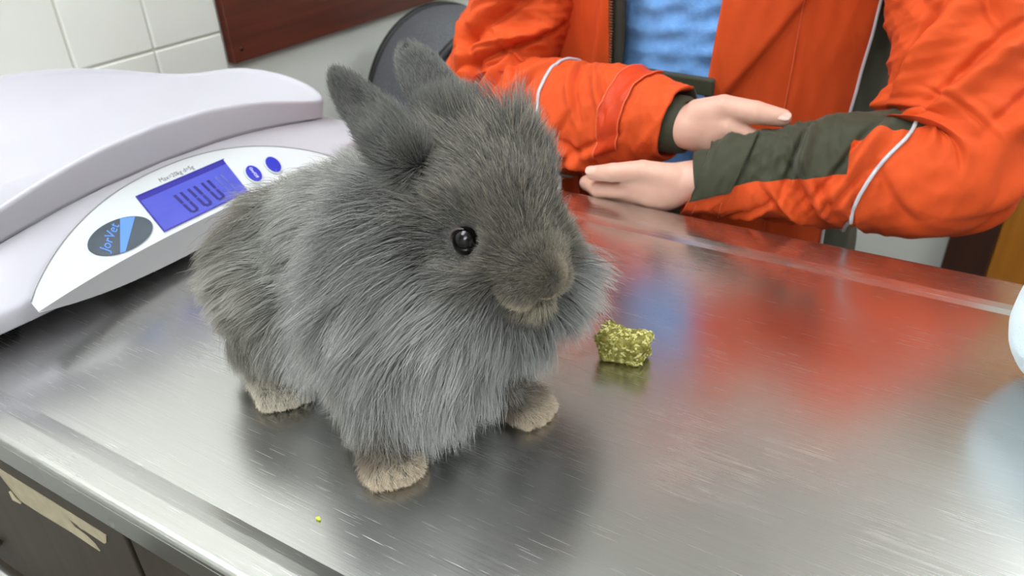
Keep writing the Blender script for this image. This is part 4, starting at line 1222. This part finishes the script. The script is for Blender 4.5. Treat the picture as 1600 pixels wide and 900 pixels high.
    for s in (-1, 1):
        x = -0.295 + s * 0.078
        sh = union(chain([(x, 1.10, FLOOR + 0.045), (x, 1.00, FLOOR + 0.040), (x, 0.92, FLOOR + 0.034)], [0.042, 0.040, 0.033]) + [sd_cone((x, 1.10, FLOOR + 0.05), 0.04, (x, 1.09, FLOOR + 0.10), 0.045)], 0.02)
        v, f = surface_net(sh, 0.006); v[:, 2] = np.maximum(v[:, 2], FLOOR + 0.001)
        obj('shoe', v, f, M['shoe'], t)
    return t
person()
# ------------------------------------------------------------------ carrier bag, bench, towel, treat, crumb
def bench_and_bag():
    b = thing('wooden_bench', (-0.98, 1.43, FLOOR), 'low wooden bench along the wall behind the table', 'bench')
    box('seat', -1.22, -0.76, 1.12, 1.74, -0.47, -0.435, M['bench'], b, 0.004)
    for x in (-1.18, -0.80):
        for y in (1.17, 1.69):
            box('leg', x - 0.02, x + 0.02, y - 0.02, y + 0.02, FLOOR, -0.47, M['bench'], b, 0.002)
    t = thing('pet_carrier_bag', (-0.98, 1.42, -0.435), 'soft pet carrier bag with black mesh and grey cloth panels', 'bag')
    # arched body: profile in (q along the bag, z), extruded across
    ang = math.radians(BAG_YAW)
    ex = np.array([math.cos(ang), math.sin(ang), 0]); ey = np.array([-math.sin(ang), math.cos(ang), 0])
    c0 = np.array([BAG_X, BAG_Y, -0.435])
    a = np.linspace(0, math.pi, 40)
    hw, zt, dp = 0.20, 0.47, 0.125
    prof = [(hw * math.cos(q), 0.17 + (zt - 0.17) * math.sin(q) ** 0.85) for q in a]
    prof = [(hw, 0.0)] + [(hw, 0.06), (hw, 0.12)] + prof + [(-hw, 0.12), (-hw, 0.06), (-hw, 0.0)]
    n = len(prof)
    def at(u, z, w_): return c0 + u * ex + w_ * ey + np.array([0, 0, z])
    pr = np.array(prof)
    # arched gusset in grey cloth, bulging a little across
    ws = np.linspace(-dp, dp, 9)
    v = np.array([at(u * (1 + 0.04 * (1 - (w_ / dp) ** 2)), z * (1 + 0.03 * (1 - (w_ / dp) ** 2)), w_) for w_ in ws for u, z in prof])
    f = grid_faces(9, n).tolist()
    f += [[k * n, (k + 1) * n, (k + 1) * n + n - 1, k * n + n - 1] for k in range(8)]
    o = obj('gusset', v, f, M['mesh'], t); fix_normals(o); o['label'] = 'black mesh gusset'
    for sgn in (-1, 1):
        w_ = sgn * dp
        cen = np.array([0, 0.2])
        rows = []
        for k in (1.0, 0.8, 0.5, 0.2, 0.02):
            rows.append([at(*(cen + (np.array(p) - cen) * k), w_ + sgn * 0.02 * (1 - k * k)) for p in prof])
        v = np.concatenate(rows); f = grid_faces(5, n, True).tolist()
        f.append([4 * n + i for i in range(n)])
        o = obj('side_panel', v, f, M['bagcloth'], t); fix_normals(o); o['label'] = 'grey cloth side panel'
        o = obj('binding', *tube_vf([at(u, z, w_) for u, z in prof], 0.010, 8), M['bagtrim'], t)
BAG_X, BAG_Y, BAG_YAW = -0.985, 1.42, 62.0
bench_and_bag()

def towel():
    t = thing('rolled_towel', (0.21, 0.59, 0.0), 'rolled pale blue fleece towel lying on the steel table', 'towel')
    a, b = np.array([0.122, 0.606, 0.060]), np.array([0.31, 0.575, 0.060])
    base = sd_cone(a, 0.058, b, 0.058)
    def f(p):
        q = p - a
        return base(p) + 0.0030 * sines(p, 45, 91, 8) + 0.0010 * sines(p, 190, 92, 8)
    f.lo, f.hi = base.lo - 0.004, base.hi + 0.004
    v, fc = surface_net(f, 0.004)
    v[:, 2] = np.maximum(v[:, 2], 0.0008)
    obj('roll', v, fc, M['towel'], t)
    # loose outer edge of the roll
    ax = nrm(b - a); up = np.array([0, 0, 1.0]); sd = np.cross(ax, up)
    rows = []
    for q in np.linspace(-20, 70, 16):
        r = 0.0615 + 0.002 * math.sin(q * 0.1)
        rows.append([a + ax * L_ + r * (math.cos(math.radians(q)) * up + math.sin(math.radians(q)) * sd) for L_ in np.linspace(-0.01, 0.19, 14)])
    o = obj('flap', np.concatenate(rows), grid_faces(16, 14), M['towel'], t)
    m = o.modifiers.new('thickness', 'SOLIDIFY'); m.thickness = 0.004
towel()

def treat():
    t = thing('hay_treat', (-0.195, 0.478, 0.0), 'chunk of pressed yellow green hay treat', 'treat')
    a, b = np.array([-0.2070, 0.4830, 0.0128]), np.array([-0.1850, 0.4850, 0.0128])
    ax = nrm(b - a); ay = np.array([-ax[1], ax[0], 0.0]); mid = (a + b) / 2
    def base(p):          # a stubby pressed block, dented on top, one end cut askew
        q = p - mid
        u, v_, w_ = q @ ax, q @ ay, q[..., 2]
        hx = 0.0200 + 0.16 * w_ + 0.10 * v_
        d_ = np.stack([np.abs(u) - hx + 0.006, np.abs(v_) - 0.0128 + 0.006, np.abs(w_ + 0.0002 + 0.0028 * np.exp(-((u - 0.002) / 0.006) ** 2) * (w_ > 0)) - 0.0126 + 0.006], -1)
        return np.linalg.norm(np.maximum(d_, 0), axis=-1) + np.minimum(d_.max(-1), 0) - 0.006
    base.lo, base.hi = mid - 0.026, mid + 0.026
    def f(p): return base(p) + 0.0012 * sines(p, 300, 61, 12) + 0.0007 * sines(p, 900, 62, 12)
    f.lo, f.hi = base.lo - 0.003, base.hi + 0.003
    v, fc = surface_net(f, 0.0009)
    v[:, 2] = np.maximum(v[:, 2], 0.0004)
    obj('chunk', v, fc, M['treat'], t)
    nm = sdf_normal(base, v)
    gg = np.random.default_rng(8)
    for key, cnt in (('flakeA', 300), ('flakeB', 380)):
        ps = []
        for i in gg.choice(len(v), cnt, replace=False):
            if v[i, 2] < 0.003: continue
            n_ = nrm(nm[i] + gg.normal(0, 0.35, 3)); e = nrm(np.cross(n_, gg.normal(size=3))); e2 = np.cross(n_, e)
            L_, W_ = gg.uniform(0.0013, 0.0032), gg.uniform(0.0008, 0.0017)
            c = v[i] + nm[i] * 0.0003
            q = [c + e * L_, c + e2 * W_, c - e * L_, c - e2 * W_, c + n_ * 0.0007, c - n_ * 0.0007]
            ps.append((q, [[0, 1, 4], [1, 2, 4], [2, 3, 4], [3, 0, 4], [1, 0, 5], [2, 1, 5], [3, 2, 5], [0, 3, 5]]))
        o = obj('hay_flakes', *merge(ps), M[key], t, smooth=False); o['kind'] = 'stuff'
treat()

def crumb(x, y, s, label):
    v, f = [], []
    base = sd_ell((x, y, 0.0011 * s), (0.0018 * s, 0.0012 * s, 0.0011 * s))
    def fn(p): return base(p) + 0.0003 * sines(p, 2500, 15, 8)
    fn.lo, fn.hi = base.lo, base.hi
    v, f = surface_net(fn, 0.00035)
    v[:, 2] = np.maximum(v[:, 2], 0.0001)
    tag(obj('hay_crumb', v, f, M['crumb'], None), label, 'crumb')
crumb(-0.2967, 0.2289, 1.0, 'tiny yellow green crumb on bare steel in front of the rabbit')
